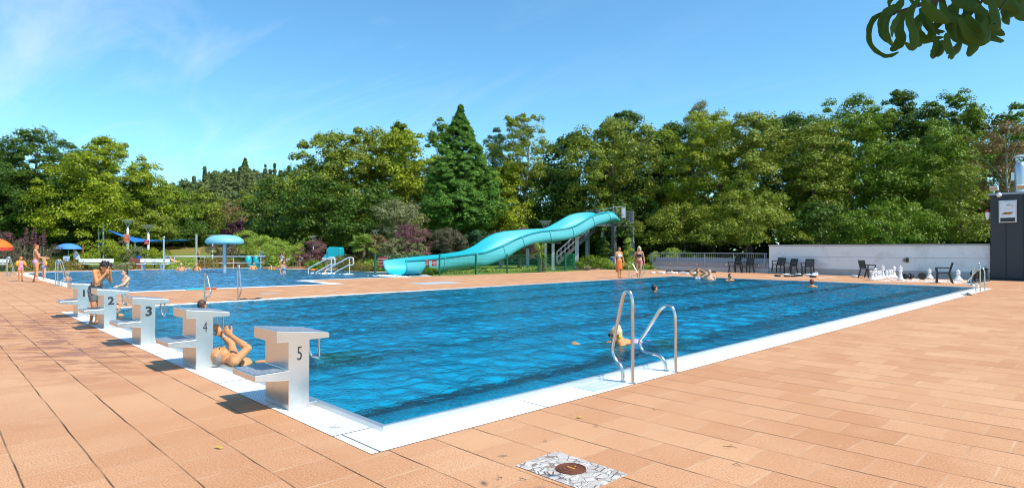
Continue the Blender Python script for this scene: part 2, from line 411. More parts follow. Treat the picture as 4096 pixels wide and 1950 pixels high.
# water
def water_mat(name, tint, deep, bodyc, wt=.42, bs=1.0, body=.25):
    m, nt, b = new_mat(name); q = NT(nt); nt.nodes.remove(b)
    tcO = q.n('ShaderNodeTexCoord').outputs['Object']
    bn = q.n('ShaderNodeBump'); bn.inputs['Strength'].default_value = 1; bn.inputs['Distance'].default_value = .025*bs
    q.l(q.m('ADD', q.m('ADD', q.m('MULTIPLY', q.noise(7.0, tcO, 3, .6, .8), .58), q.m('MULTIPLY', q.noise(17, tcO, 2, .5, .5), .40)), q.m('MULTIPLY', q.noise(48, tcO, 2), .12)), bn.inputs['Height'])
    fr = q.n('ShaderNodeFresnel'); fr.inputs['IOR'].default_value = 1.33; q.l(bn.outputs[0], fr.inputs['Normal'])
    # steeper sight lines cross less water and lose less light: tint follows the angle at which each facet is seen
    lw_ = q.n('ShaderNodeLayerWeight'); q.l(bn.outputs[0], lw_.inputs['Normal'])
    k_ = q.ramp(lw_.outputs['Facing'], .60, .95); tn = q.mix(k_, tint, deep)
    gl = q.n('ShaderNodeBsdfGlossy'); gl.inputs['Roughness'].default_value = .02; q.l(bn.outputs[0], gl.inputs['Normal'])
    rf = q.n('ShaderNodeBsdfRefraction'); rf.inputs['IOR'].default_value = 1.33; rf.inputs['Roughness'].default_value = .0
    q.l(tn, rf.inputs['Color']); q.l(bn.outputs[0], rf.inputs['Normal'])
    tr = q.n('ShaderNodeBsdfTransparent'); q.l(tn, tr.inputs[0])
    df = q.n('ShaderNodeBsdfDiffuse'); q.l(q.mix(k_, c3(bodyc, 1.5), c3(bodyc, .35)), df.inputs[0]); q.l(bn.outputs[0], df.inputs['Normal'])
    a = q.n('ShaderNodeMixShader'); a.inputs[0].default_value = wt; q.l(rf.outputs[0], a.inputs[1]); q.l(tr.outputs[0], a.inputs[2])
    d = q.n('ShaderNodeMixShader'); d.inputs[0].default_value = body; q.l(a.outputs[0], d.inputs[1]); q.l(df.outputs[0], d.inputs[2])
    e = q.n('ShaderNodeMixShader'); q.l(q.m('MULTIPLY', fr.outputs[0], .9), e.inputs[0]); q.l(d.outputs[0], e.inputs[1]); q.l(gl.outputs[0], e.inputs[2])
    q.l(e.outputs[0], nt.nodes['Material Output'].inputs[0])
    return m
WATER = water_mat('pool_water', (.20,.95,1.0), (.012,.27,.46), (.002,.15,.28), .34, 1.0, .10)
WATER2 = water_mat('play_pool_water', (.60,.92,1.0), (.16,.48,.70), (.10,.40,.62), .45, 1.0, .45)
def waves(X, Y, amp, seed, lo=.14, hi=.85, n=72, main=0.9):
    g = np.random.default_rng(seed); Z = np.zeros_like(X)
    for i in range(n):
        lam = lo*(hi/lo)**g.random(); th = main + g.normal()*1.0
        k = 2*math.pi/lam; A = (lam/.5)**.9
        Z += A*np.sin(k*(X*math.cos(th)+Y*math.sin(th)) + g.random()*6.28 + .8*np.sin(.9*X+g.random()*6)+.8*np.sin(.8*Y+g.random()*6))
    return Z*amp/math.sqrt(n)
def grid_water(x0, x1, y0, y1, step, z, amp, seed, inside=None):
    nx = int((x1-x0)/step)+1; ny = int((y1-y0)/step)+1
    xs = np.linspace(x0, x1, nx); ys = np.linspace(y0, y1, ny); X, Y = np.meshgrid(xs, ys)
    Z = waves(X, Y, amp, seed)
    e = np.minimum.reduce([X-x0, x1-X, Y-y0, y1-Y]); Z *= np.clip(.35+e/1.0, 0, 1)
    V = np.stack([X, Y, Z+z], -1).reshape(-1, 3)
    I = np.arange(nx*ny).reshape(ny, nx); F = np.stack([I[:-1,:-1], I[:-1,1:], I[1:,1:], I[1:,:-1]], -1).reshape(-1, 4)
    return V, F
def np_mesh(name, V, F, m, smooth=True):
    me = bpy.data.meshes.new(name); me.vertices.add(len(V)); me.vertices.foreach_set('co', np.asarray(V, np.float32).ravel())
    k = F.shape[1]; me.loops.add(F.size); me.loops.foreach_set('vertex_index', F.astype(np.int32).ravel())
    me.polygons.add(len(F)); me.polygons.foreach_set('loop_start', np.arange(0, F.size, k, dtype=np.int32))
    me.update(calc_edges=True); me.validate()
    if smooth: me.shade_smooth()
    me.materials.append(m); return me
V, F = grid_water(PX0-.005, PX1+.005, PY0-.005, PY1+.005, .04, .024, .0155, 3)
wo_ = bpy.data.objects.new('pool_water', np_mesh('pool_water', V, F, WATER)); COL.objects.link(wo_); wo_['kind'] = 'structure'
# play pool water: grid clipped to the outline by snapping cells inside
def inpoly(X, Y, P):
    r = np.zeros(X.shape, bool); n = len(P); j = n-1
    for i in range(n):
        xi, yi = P[i]; xj, yj = P[j]
        c_ = ((yi > Y) != (yj > Y)) & (X < (xj-xi)*(Y-yi)/(yj-yi+1e-12)+xi); r ^= c_; j = i
    return r
V, F = grid_water(-41.3, -18.4, 1.45, 17.5, .07, -.012, .016, 5)
KPe = [(x*1.0, y) for x, y in KO]
ctr = V[F].mean(1); keep = inpoly(ctr[:,0], ctr[:,1], [(-18.84,1.54),(-18.49,9.11),(-21.94,9.21),(-21.74,16.4),(-24.6,17.42),(-28.3,16.92),(-35.,16.22),(-41.21,14.42),(-41.21,2.6),(-39.8,1.54)])
F = F[keep]; used = np.unique(F); rm = -np.ones(len(V), int); rm[used] = np.arange(len(used)); V = V[used]; F = rm[F]
wo2 = bpy.data.objects.new('play_pool_water', np_mesh('play_pool_water', V, F, WATER2)); COL.objects.link(wo2); wo2['kind'] = 'structure'

# ================================================================== starting blocks
BLK = mat('block_steel', (.70,.69,.67), .30, .92, .04, 2.5, grime=((.45,.38,.32), 2.2, .45))
m, nt, b = new_mat('block_tread'); q = NT(nt); tcO = q.n('ShaderNodeTexCoord').outputs['Object']
vo = q.n('ShaderNodeTexVoronoi'); vo.inputs['Scale'].default_value = 70; q.l(tcO, vo.inputs['Vector'])
q.l(q.mix(q.ramp(vo.outputs['Distance'], .2, .5), (.52,.56,.62), (.26,.29,.34)), b.inputs['Base Color']); b.inputs['Roughness'].default_value = .45; b.inputs['Metallic'].default_value = .4
bn = q.n('ShaderNodeBump'); bn.inputs['Strength'].default_value = .8; bn.inputs['Distance'].default_value = .004; bn.invert = True
q.l(vo.outputs['Distance'], bn.inputs['Height']); q.l(bn.outputs[0], b.inputs['Normal']); TREAD = m
DIGIT = mat('black_lettering', (.028,.028,.03), .5, 0, .05)
def text_mesh(s, size, m, offset=0.0, extrude=.001, sx=1.0, align='CENTER', spacing=1.0):
    cu = bpy.data.curves.new('txt', 'FONT'); cu.body = s; cu.size = size; cu.extrude = extrude; cu.offset = offset
    cu.align_x = align; cu.align_y = 'CENTER'; cu.resolution_u = 4; cu.space_line = spacing
    o = bpy.data.objects.new('txt', cu); COL.objects.link(o); bpy.context.view_layer.update()
    dg = bpy.context.evaluated_depsgraph_get(); me = bpy.data.meshes.new_from_object(o.evaluated_get(dg))
    COL.objects.unlink(o); bpy.data.objects.remove(o)
    for v in me.vertices: v.co.x *= sx
    me.materials.clear(); me.materials.append(m); return me
def place_text(me, name, parent, loc, xdir, up, label=None):
    o = bpy.data.objects.new(name, me); COL.objects.link(o); o.parent = parent
    x = Vector(xdir).normalized(); y = Vector(up).normalized(); z = x.cross(y)
    o.matrix_local = Matrix(((x.x,y.x,z.x,loc[0]),(x.y,y.y,z.y,loc[1]),(x.z,y.z,z.z,loc[2]),(0,0,0,1)))
    if label: o['label'] = label
    return o
prof = [(-.512,.706),(-.030,.652),(-.020,.640),(-.020,.598),(-.213,.598),(-.213,.046),(-.112,.046),(-.112,.005),(-.405,.005),(-.405,.262),(-.699,.292),(-.699,.346),(-.408,.352),(-.408,.598),(-.512,.600)]
ORD = {1:'farthest starting block, bearing the number 1, behind the boy', 2:'starting block bearing a bold black 2, beside the boy in grey shorts',
       3:'starting block bearing a bold black 3, middle of the row', 4:'starting block bearing a thin black 4, its bar held by a floating man',
       5:'nearest starting block, bearing a thin black 5'}
def make_block(k, x1):
    t = thing('starting_block', ORD[k], 'starting block', (x1, 0, 0), 0, 'starting blocks along the pool end')
    obj('block_body', MB().ext([(0, y, z) for y, z in prof], (-.5, 0, 0)), BLK, t, bev=.006)
    s1 = MB().add([(-.012,-.500,.7062),(-.012,-.045,.6552),(-.488,-.045,.6552),(-.488,-.500,.7062)], [(0,1,2,3)])
    obj('top_tread', s1, TREAD, t)
    s2 = MB().add([(-.012,-.69,.3485),(-.012,-.415,.3540),(-.488,-.415,.3540),(-.488,-.69,.3485)], [(0,1,2,3)])
    obj('step_tread', s2, TREAD, t)
    L = [(-.355,-.055,.61),(-.355,-.050,.47),(-.353,-.040,.42),(-.343,-.028,.398),(-.325,-.022,.388),(-.175,-.022,.388),(-.157,-.028,.398),(-.147,-.040,.42),(-.145,-.050,.47),(-.145,-.055,.61)]
    obj('grab_bar', MB().tube(L, .0125, 10), STEEL, t, ang=60)
    if k <= 3: tm = text_mesh(str(k), .19, DIGIT, .006, .0015, 1.05)
    else: tm = text_mesh(str(k), .175, DIGIT, -.001, .0015, .60)
    place_text(tm, 'number', t, (.0035, -.305 if k > 3 else -.30, .485), (0,1,0), (0,0,1))
    return t
for k in range(1, 6): make_block(k, -.94-2.5*(5-k))
# ================================================================== plants
BARK = mat('bark', (.13,.10,.075), .9, 0, .35, 3, bump=.6, bs=25)
BARKW = mat('pale_bark', (.48,.45,.38), .8, 0, .3, 2.5, bump=.4, bs=20)
BARKD = mat('dark_bark', (.045,.036,.028), .9, 0, .3, 3, bump=.5, bs=25)
L_OLIVE = leafmat('leaf_olive', (.105,.160,.014), (.260,.300,.030), c3_=(.17,.25,.02))
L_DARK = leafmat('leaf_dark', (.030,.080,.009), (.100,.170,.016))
L_MID = leafmat('leaf_mid', (.075,.155,.010), (.190,.275,.018))
L_YEL = leafmat('leaf_yellow_green', (.165,.235,.010), (.320,.370,.018))
L_LIME = leafmat('leaf_lime', (.180,.290,.025), (.330,.420,.060))
L_CON = leafmat('needles', (.045,.125,.014), (.120,.260,.030), .6, .15, (.10,.20,.02))
L_GREY = leafmat('leaf_grey_green', (.150,.170,.065), (.270,.280,.120))
L_PURP = leafmat('leaf_purple', (.085,.035,.040), (.270,.120,.135), c3_=(.13,.13,.045))
L_PURG = leafmat('leaf_purple_green', (.060,.075,.035), (.170,.160,.085), c3_=(.19,.07,.08))
L_BRN = leafmat('leaf_brown', (.130,.075,.028), (.260,.170,.060), c3_=(.16,.15,.04))
L_BLUG = leafmat('leaf_blue_green', (.030,.085,.035), (.075,.150,.060))
L_HEDGE = leafmat('leaf_hedge', (.120,.110,.025), (.270,.230,.050), c3_=(.20,.09,.03))
L_HILL = leafmat('leaf_far', (.070,.120,.040), (.170,.210,.065), .7, .2, (.13,.14,.05))

def leaf_quads(C, Nrm, size, g, asp=.62):
    n = len(C)
    Nrm = Nrm/np.linalg.norm(Nrm, axis=1, keepdims=True)
    t = g.normal(size=(n, 3)); t -= Nrm*(t*Nrm).sum(1, keepdims=True); t /= np.linalg.norm(t, axis=1, keepdims=True)+1e-9
    b = np.cross(Nrm, t); s = size*(.65+.7*g.random((n, 1)))*.5
    V = np.stack([C-t*s, C+b*s*asp-Nrm*s*.12, C+t*s, C-b*s*asp-Nrm*s*.12], 1).reshape(-1, 3)
    return V, np.arange(4*n).reshape(n, 4)
PROF = {
    'round': lambda h: np.clip(1-np.abs(2*np.clip(h, 0, 1)*.92-.86)**2.4/1.1, 0.02, 1)**.55,
    'dome': lambda h: np.clip(1-h**3.2, 0.02, 1)**.55*(.82+.18*np.clip(h*4, 0, 1)),
    'cone': lambda h: np.clip(1-h, 0, 1)**.80*(.55+.45*np.clip(h*7, 0, 1)),
    'tall': lambda h: np.clip(np.sin(np.pi*np.clip(h*.80+.16, 0, 1)**1.2), 0, 1)**.7,
    'column': lambda h: np.clip(1-h**6, 0, 1)*(.85+.15*h),
    'vase': lambda h: (.35+.65*np.clip(h*1.3, 0, 1))*np.clip(1-h**5, 0, 1)**.5,
}
def crown(W, H, seed, prof='round', cr=.9, dens=1.0, per=62, leaf=.24, depth=.85, lump=.22, fw=0.0, flat=.85, spiky=0, big=1.12, asp=.62):
    """leaf clumps spread over a lumpy envelope; returns V, F with z from 0 to H, centred on x, y"""
    g = np.random.default_rng(seed); rx = W/2; cr = cr*big; per = int(per*big*big*1.75); leaf = leaf*.80
    nC = max(6, int(dens*2.9*(W*H)/(cr*cr)))
    h = g.random(nC*3); P = PROF[prof](h); keep = g.random(nC*3) < (.35+.65*P); h = h[keep][:nC]; P = P[keep][:nC]; n = len(h)
    a = g.random(n)*2*np.pi; k = g.integers(2, 5, 3); ph = g.random(3)*6.28
    lum = 1 + lump*(np.sin(k[0]*a+ph[0]+5*h)*.5 + np.sin(k[1]*a*1.0+ph[1]-7*h)*.5 + g.normal(size=n)*.35)
    rr = P*rx*lum*(1-depth*(g.random(n)**2.4)) - cr*.35; rr = np.maximum(rr, 0)
    tip = 1 + spiky*g.normal(size=n)*(h > .75)
    C = np.stack([rr*np.cos(a), rr*np.sin(a), cr*.4 + h*(H-cr*.8)*tip], 1)
    rad = cr*(.45+.85*g.random(n)**1.3)*(1-.35*h)
    if prof == 'cone': rad = rad*(1-.50*h)
    N = n*per; ci = np.repeat(np.arange(n), per)
    d = g.normal(size=(N, 3)); d[:, 2] = np.abs(d[:, 2])*.9 - .25*g.random(N); d /= np.linalg.norm(d, axis=1, keepdims=True)
    r = rad[ci, None]*(.45+.6*g.random((N, 1)))
    L = C[ci] + d*r*np.array([1, 1, flat])
    # droop the clump rims
    hor = np.hypot(d[:, 0], d[:, 1]); L[:, 2] -= hor*rad[ci]*.22
    out = C[ci]*np.array([1, 1, 0]); out /= (np.linalg.norm(out, axis=1, keepdims=True)+.3)
    Nn = d*1.0 + out*.35 + np.array([0, 0, .55]) + g.normal(size=(N, 3))*.55
    L[:, 2] = np.maximum(L[:, 2], .02)
    return leaf_quads(L, Nn, leaf, g, asp) + (C,)
def trunk_mb(H, r0, C, g, n=9, lean=0, top=.86):
    mb = MB(); pts = []; x = y = 0
    for i in range(8):
        t = i/7; pts.append((x, y, H*top*t-.3*(i == 0))); x += g.normal()*.02*H/2+lean*H/8; y += g.normal()*.02*H/2
    mb.tube(pts, [r0*(1.25 if i == 0 else 1)*(1-.85*i/7) for i in range(8)], 8)
    if len(C):
        for j in g.choice(len(C), min(n, len(C)), replace=False):
            c = C[j]; hz_ = min(max(c[2]*.72, H*.15), H*.8); k = hz_/(H*top)*7; i = int(min(k, 6)); f = k-i
            s = Vector(pts[i])*(1-f)+Vector(pts[i+1])*f; e = Vector(c); mid = s*.45+e*.55+Vector((0, 0, (e-s).length*.10)); rb = r0*(1-.8*k/7)*.45
            mb.tube([s, mid, e], [rb, rb*.6, rb*.15], 5)
    return mb
def tree(name, label, u, D, wpx, vt, vb, lm, prof='round', cat='tree', bark=None, group=None, seed=None, z0=None, gap=0, **k):
    global _sd
    _sd = _sd+1; sd_ = seed or _sd; g = np.random.default_rng(sd_+500)
    p = far(u, D); W = wpx*D/FPX*(1.18 if prof in ('round', 'dome') else 1); top = hz(vt, D); bz = hz(vb, D); z0 = hgt(p.x, p.y) if z0 is None else z0
    bz = max(bz, z0); V, F, C = crown(W, top-bz, sd_, prof, **k)
    V[:, 2] += bz-z0
    t = thing(name, label, cat, (p.x, p.y, z0), 0, group)
    o = bpy.data.objects.new('crown', np_mesh('crown', V, F, lm, False)); COL.objects.link(o); o.parent = t
    C = C.copy(); C[:, 2] += bz-z0
    tb = trunk_mb(top-z0, max(.03, .016*(top-z0)*(1.0 if top-z0 > 5 else 1.6)), C, g, n=10 if top-z0 > 5 else 6)
    obj('trunk', tb, bark or BARK, t, ang=60)
    return t
_sd = 100
GT = 'tall trees behind the pools'
T = tree
# left wood
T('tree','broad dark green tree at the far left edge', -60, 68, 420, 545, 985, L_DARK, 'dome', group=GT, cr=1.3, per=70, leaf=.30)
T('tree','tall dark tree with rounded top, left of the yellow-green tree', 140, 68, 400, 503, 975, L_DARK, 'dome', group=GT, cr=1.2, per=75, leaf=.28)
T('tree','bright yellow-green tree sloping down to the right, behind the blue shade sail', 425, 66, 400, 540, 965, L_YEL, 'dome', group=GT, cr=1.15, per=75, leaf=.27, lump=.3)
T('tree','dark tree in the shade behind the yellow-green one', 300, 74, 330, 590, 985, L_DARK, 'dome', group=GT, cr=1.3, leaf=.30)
T('tree','pale green tree on the right shoulder of the yellow-green tree', 575, 70, 180, 655, 985, L_MID, 'dome', group=GT, cr=1.0, leaf=.26)
T('tree','small ochre-tinted tree directly behind the taller white lamp', 590, 66, 200, 830, 975, L_OLIVE, 'dome', group=GT, cr=.7, leaf=.22)
# hollow between
GM = 'middle distance trees below the wooded hill'
T('tree','mid green tree rising between the sloping tree and the hill', 690, 78, 210, 735, 985, L_MID, 'dome', group=GM, cr=1.2, leaf=.32)
T('tree','olive tree in the hollow, left of the brown bare-branched tree', 810, 82, 230, 745, 985, L_OLIVE, 'dome', group=GM, cr=1.2, leaf=.32)
T('tree','yellow-olive tree in the hollow, right of the brown bare-branched tree', 1050, 80, 220, 735, 985, L_OLIVE, 'round', group=GM, cr=1.2, leaf=.32)
T('tree','light green willow-like tree beside the left flank of the big dark tree', 1135, 84, 130, 780, 985, L_YEL, 'round', group=GM, cr=1.1, leaf=.30)
T('tree','brownish half-bare tree with pale branches in the hollow', 960, 72, 190, 785, 985, L_BRN, 'vase', group=GM, bark=BARKW, cr=.9, dens=.55, per=36, leaf=.22)
T('tree','dark purple-leaved tree behind the turquoise water mushroom', 955, 66, 110, 880, 985, mat('tmp', (.03,.01,.02)) if 0 else leafmat('leaf_copper', (.030,.010,.018), (.085,.030,.045)), 'round', group=GM, cr=.7, leaf=.2)
T('tree','dark green tree under the sail, left part of the hollow', 740, 73, 200, 860, 985, L_DARK, 'dome', group=GM, cr=.9, leaf=.26)
T('tree','olive-brown tree right of the purple-leaved tree', 1090, 66, 170, 850, 985, L_OLIVE, 'dome', group=GM, cr=.8, leaf=.22)
# centre wood
T('tree','massive olive green tree with a dark foot, left flank of the central wood', 1330, 56, 340, 520, 985, L_OLIVE, 'round', group=GT, cr=1.15, per=80, leaf=.26, lump=.3)
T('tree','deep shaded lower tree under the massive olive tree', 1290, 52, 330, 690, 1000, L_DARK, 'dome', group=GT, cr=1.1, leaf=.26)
T('tree','highest olive tree between the massive tree and the conifer', 1480, 58, 300, 500, 985, L_OLIVE, 'round', group=GT, cr=1.1, per=80, leaf=.26, lump=.28)
T('tree','yellow-green tree standing left of the conifer', 1620, 57, 250, 500, 985, L_YEL, 'round', group=GT, cr=1.05, per=75, leaf=.25)
T('tree','sparse tree top sticking out above the central wood, left one', 1590, 68, 170, 482, 985, L_MID, 'tall', group=GT, cr=.6, dens=1.0, leaf=.22)
T('tree','sparse tree top just left of the conifer tip', 1760, 68, 150, 455, 985, L_MID, 'tall', group=GT, cr=.8, dens=.7, leaf=.24)
T('tree','dark green filler tree behind the purple bushes', 1500, 50, 300, 730, 1000, L_DARK, 'dome', group=GT, cr=1.0, leaf=.24)
T('conifer','tall pointed dark blue-green conifer behind the purple bushes', 1842, 50, 385, 408, 925, L_CON, 'cone', cat='conifer', bark=BARKD, cr=.55, dens=1.9, per=46, leaf=.27, lump=.16, depth=.65, flat=.8, asp=.34)
T('tree','slender tall poplar-like tree with a white trunk right of the conifer', 2085, 55, 250, 432, 760, L_OLIVE, 'tall', group=GT, bark=BARKW, cr=.85, dens=.85, per=60, leaf=.2, spiky=.04)
T('tree','yellow-green low tree filling the gap right of the conifer', 2010, 54, 220, 640, 985, L_YEL, 'round', group=GT, cr=.9, leaf=.22)
T('tree','dark thin tree top between conifer and poplar', 1985, 62, 150, 500, 900, L_BLUG, 'tall', group=GT, cr=.7, dens=.6, leaf=.2)
T('tree','dark shaded tree behind the slide stairs', 2200, 56, 240, 660, 1000, L_DARK, 'dome', group=GT, cr=1.0, leaf=.25)
# right wood
T('tree','wide olive tree directly behind the slide tower', 2440, 54, 360, 455, 985, L_OLIVE, 'round', group=GT, cr=1.1, per=80, leaf=.24, lump=.28)
T('tree','dark tree peak above the slide tower', 2500, 60, 230, 430, 900, L_DARK, 'round', group=GT, cr=1.0, leaf=.24)
T('tree','dark tree between the slide tower tree and the golden one', 2650, 60, 220, 500, 985, L_DARK, 'round', group=GT, cr=1.0, leaf=.24)
T('tree','deep shaded undergrowth tree behind the tower legs', 2500, 51, 360, 760, 1000, L_DARK, 'dome', group=GT, cr=.9, leaf=.22)
T('tree','golden-olive high tree above the low railing wall', 2850, 50, 330, 425, 985, L_YEL, 'round', group=GT, cr=1.05, per=85, leaf=.21, lump=.25)
T('tree','lanky grey-green tree top behind the golden-olive tree', 2800, 60, 250, 395, 900, L_GREY, 'tall', group=GT, cr=.8, dens=.45, leaf=.2)
T('tree','golden-olive tree on the right half of the pair, above the wall end', 3010, 47, 300, 430, 985, L_OLIVE, 'round', group=GT, cr=1.0, per=85, leaf=.20, lump=.28)
T('tree','low spreading olive crown leaning over the white wall end', 2990, 42, 360, 745, 990, L_OLIVE, 'dome', group=GT, cr=.75, per=75, leaf=.17, lump=.3)
T('tree','low spreading olive crown behind the low railing wall', 2740, 46, 300, 800, 990, L_OLIVE, 'dome', group=GT, cr=.75, per=70, leaf=.18, lump=.3)
T('tree','dark crown right of the golden-olive pair', 3190, 52, 260, 432, 985, L_DARK, 'round', group=GT, cr=1.0, leaf=.22)
T('tree','tall green tree with ragged top above the middle of the white wall', 3400, 48, 330, 370, 985, L_MID, 'round', group=GT, cr=1.0, per=80, leaf=.20, lump=.28)
T('tree','olive crown on the left flank of the tall ragged tree', 3270, 45, 230, 470, 960, L_OLIVE, 'round', group=GT, cr=.9, leaf=.19)
T('tree','narrow tree spire, left of three above the white wall', 3605, 50, 190, 352, 900, L_DARK, 'round', group=GT, cr=.7, leaf=.19, spiky=.03)
T('tree','full mid green crown in the centre right of the white wall', 3560, 43, 330, 560, 985, L_MID, 'round', group=GT, cr=.9, per=80, leaf=.18, lump=.28)
T('tree','narrow dark tree spire, middle of three above the white wall', 3715, 48, 190, 372, 900, L_DARK, 'round', group=GT, cr=.7, leaf=.19, spiky=.03)
T('tree','sparse ragged spire, right of three above the white wall', 3835, 48, 190, 356, 900, L_MID, 'round', group=GT, cr=.65, dens=.55, leaf=.18, spiky=.04)
T('tree','light green crown below the three spires', 3730, 42, 270, 450, 985, L_MID, 'round', group=GT, cr=.9, per=80, leaf=.18, lump=.25)
T('tree','low green crown behind the wall near the building', 3560, 38, 330, 800, 990, L_MID, 'dome', group=GT, cr=.65, per=70, leaf=.15, lump=.3)
T('tree','low dark crown behind the middle of the white wall', 3280, 41, 250, 790, 990, L_DARK, 'dome', group=GT, cr=.7, per=70, leaf=.17)
T('tree','dark green tree at the right edge behind the chimney', 4060, 46, 300, 395, 985, L_MID, 'round', group=GT, cr=1.0, per=80, leaf=.2)
T('birch','autumn-brown birch with white limbs behind the chimney', 4020, 40, 280, 470, 960, L_BRN, 'round', cat='birch', bark=BARKW, cr=.8, per=60, dens=.8, leaf=.14, lump=.25)
T('tree','olive-brown low tree beside the dark building', 3850, 38, 210, 640, 985, L_OLIVE, 'round', group=GT, cr=.8, per=70, leaf=.15)
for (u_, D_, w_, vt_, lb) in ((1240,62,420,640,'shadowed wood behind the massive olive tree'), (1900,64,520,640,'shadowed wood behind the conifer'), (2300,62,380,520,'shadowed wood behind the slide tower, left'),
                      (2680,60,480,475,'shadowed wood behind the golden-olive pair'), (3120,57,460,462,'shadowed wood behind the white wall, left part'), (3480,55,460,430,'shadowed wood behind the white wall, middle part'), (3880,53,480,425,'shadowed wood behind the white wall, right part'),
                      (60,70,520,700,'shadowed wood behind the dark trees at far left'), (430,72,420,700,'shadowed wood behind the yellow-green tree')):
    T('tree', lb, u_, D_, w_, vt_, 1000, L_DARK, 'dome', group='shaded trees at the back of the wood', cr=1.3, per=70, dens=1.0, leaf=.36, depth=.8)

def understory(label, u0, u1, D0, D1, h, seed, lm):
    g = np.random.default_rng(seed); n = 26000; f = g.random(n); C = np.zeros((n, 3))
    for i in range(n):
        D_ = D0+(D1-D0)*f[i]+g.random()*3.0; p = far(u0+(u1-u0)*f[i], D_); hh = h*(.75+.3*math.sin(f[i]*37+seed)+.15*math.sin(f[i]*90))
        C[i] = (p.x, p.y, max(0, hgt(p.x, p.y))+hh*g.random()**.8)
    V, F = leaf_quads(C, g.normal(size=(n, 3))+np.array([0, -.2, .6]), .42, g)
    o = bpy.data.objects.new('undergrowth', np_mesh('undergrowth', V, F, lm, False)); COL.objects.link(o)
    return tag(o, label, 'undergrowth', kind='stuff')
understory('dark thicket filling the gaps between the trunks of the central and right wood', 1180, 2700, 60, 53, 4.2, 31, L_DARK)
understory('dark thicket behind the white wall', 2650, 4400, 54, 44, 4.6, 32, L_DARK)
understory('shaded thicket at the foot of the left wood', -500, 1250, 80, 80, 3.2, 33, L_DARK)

# wooded hill: terrain and its far-off canopy
RU = [-400,300,600,660,700,850,950,1100,1180,1300,1700,2600]; RV = [900,890,870,860,850,808,786,800,822,845,870,890]
hm = MB(); Us = np.linspace(-400, 2600, 61); Ds = np.linspace(95, 300, 24); ix = {}
def hillz(u, D):
    zr = hz(np.interp(u, RU, RV), 260.); t = min(1, (D-95)/165.); t = t*t*(3-2*t)*.75+t*.25
    return -.3+(zr+.3)*t
for j, D_ in enumerate(Ds):
    for i, u_ in enumerate(Us):
        p = far(u_, D_); ix[(j, i)] = len(hm.v); hm.v.append((p.x, p.y, hillz(u_, D_)))
for j in range(23):
    for i in range(60): hm.f.append((ix[(j,i)], ix[(j,i+1)], ix[(j+1,i+1)], ix[(j+1,i)]))
struct('hill', hm, mat('hill_ground', (.06,.08,.03), .95, 0, .3, .1), ang=180)
Vs = []; Fs = []; o_ = 0; g = np.random.default_rng(5)
for i in range(330):
    u_ = 560+g.random()*760; D_ = 100+165*g.random()**.7
    p = far(u_, D_); z_ = hillz(u_, D_); Wc = 7+6*g.random(); Hc = 6+6*g.random()
    if g.random() < .12: V_, F_, _c = crown(Wc*.55, Hc*1.3, 900+i, 'cone', cr=1.4, dens=1.0, per=24, leaf=1.0)
    else: V_, F_, _c = crown(Wc, Hc, 900+i, 'dome', cr=1.7, dens=.42, per=30, leaf=.9)
    V_ = V_ + np.array([p.x, p.y, z_]); Vs.append(V_); Fs.append(F_+o_); o_ += len(V_)
fo = bpy.data.objects.new('hill_forest', np_mesh('hill_forest', np.concatenate(Vs), np.concatenate(Fs), L_HILL, False)); COL.objects.link(fo)
tag(fo, 'far-off mixed wood covering the hill between the tree groups', 'forest', kind='stuff')
T('conifer','lone dark conifer crowning the wooded hill', 979, 262, 62, 628, 720, L_DARK, 'cone', cat='conifer', z0=26, cr=1.6, leaf=.8, dens=1.2)

# shrubs and beds
GS = 'shrubs around the play pool'
def S(label, u, D, wpx, vt, vb, lm, prof='dome', name='shrub', **k):
    kk = dict(cr=.38, dens=.9, per=46, leaf=.11, lump=.25); kk.update(k)
    return tree(name, label, u, D, wpx, vt, vb, lm, prof, cat='shrub', group=GS, **kk)
S('dark green shrub with purple flower spikes behind the mother and children', 90, 46, 215, 955, 1062, L_PURG, 'round', cr=.5)
for i_, (du, dv) in enumerate(((105,905),(130,922),(160,935),(175,912),(140,905))):
    S(['purple flower spike, leftmost on the dark shrub','purple flower spike, second from left on the dark shrub','purple flower spike low between two taller ones','purple flower spike, rightmost on the dark shrub','purple flower spike, tallest in the middle of the shrub'][i_], du, 45.5, 14, dv, 985, L_PURP, 'column', name='flower_spike', cr=.13, per=30, leaf=.07, dens=.7)
S('dark purple shrub at the left edge above the orange parasol', 10, 50, 130, 915, 1040, L_PURP, 'dome', cr=.5)
S('big round bright green shrub left of the white lamp posts', 410, 45, 165, 950, 1062, L_LIME if 0 else L_YEL, 'round', cr=.45)
S('grey-green shrub with purple tips between the two white lamps', 545, 46, 110, 982, 1062, L_GREY, 'round', cr=.4)
S('purple-tipped shrub in front of the sail start', 480, 47, 50, 955, 1010, L_PURG, 'vase', cr=.3)
S('small green bush right of the smaller white lamp', 620, 45, 90, 990, 1062, L_YEL, 'round')
S('dark rusty round shrub behind the stem of the water mushroom', 880, 46, 110, 960, 1030, L_PURG, 'round', cr=.4)
S('lime-green small tree right of the water mushroom, left one', 985, 50, 110, 915, 1020, L_LIME, 'round', cr=.45)
S('lime-green small tree right of the water mushroom, right one', 1060, 48, 140, 935, 1040, L_LIME, 'round', cr=.45)
S('rounded light green shrub above the end of the pool rail', 1130, 45, 150, 955, 1070, L_LIME, 'round', cr=.4)
S('pink and bronze smoke bush beside the small turquoise slide', 1255, 44, 120, 955, 1072, L_PURP, 'round', cr=.4)
S('low green bush at the pool edge beneath the pink smoke bush', 1262, 41, 100, 1035, 1082, L_MID, 'dome')
S('large grey-green shrub with ragged top left of the conifer', 1590, 46, 260, 790, 1000, L_GREY, 'vase', cr=.6, per=60, leaf=.14, dens=.8)
S('pink-purple smoke bush left of the slide, tallest', 1640, 42, 170, 890, 1040, L_PURP, 'round', cr=.45)
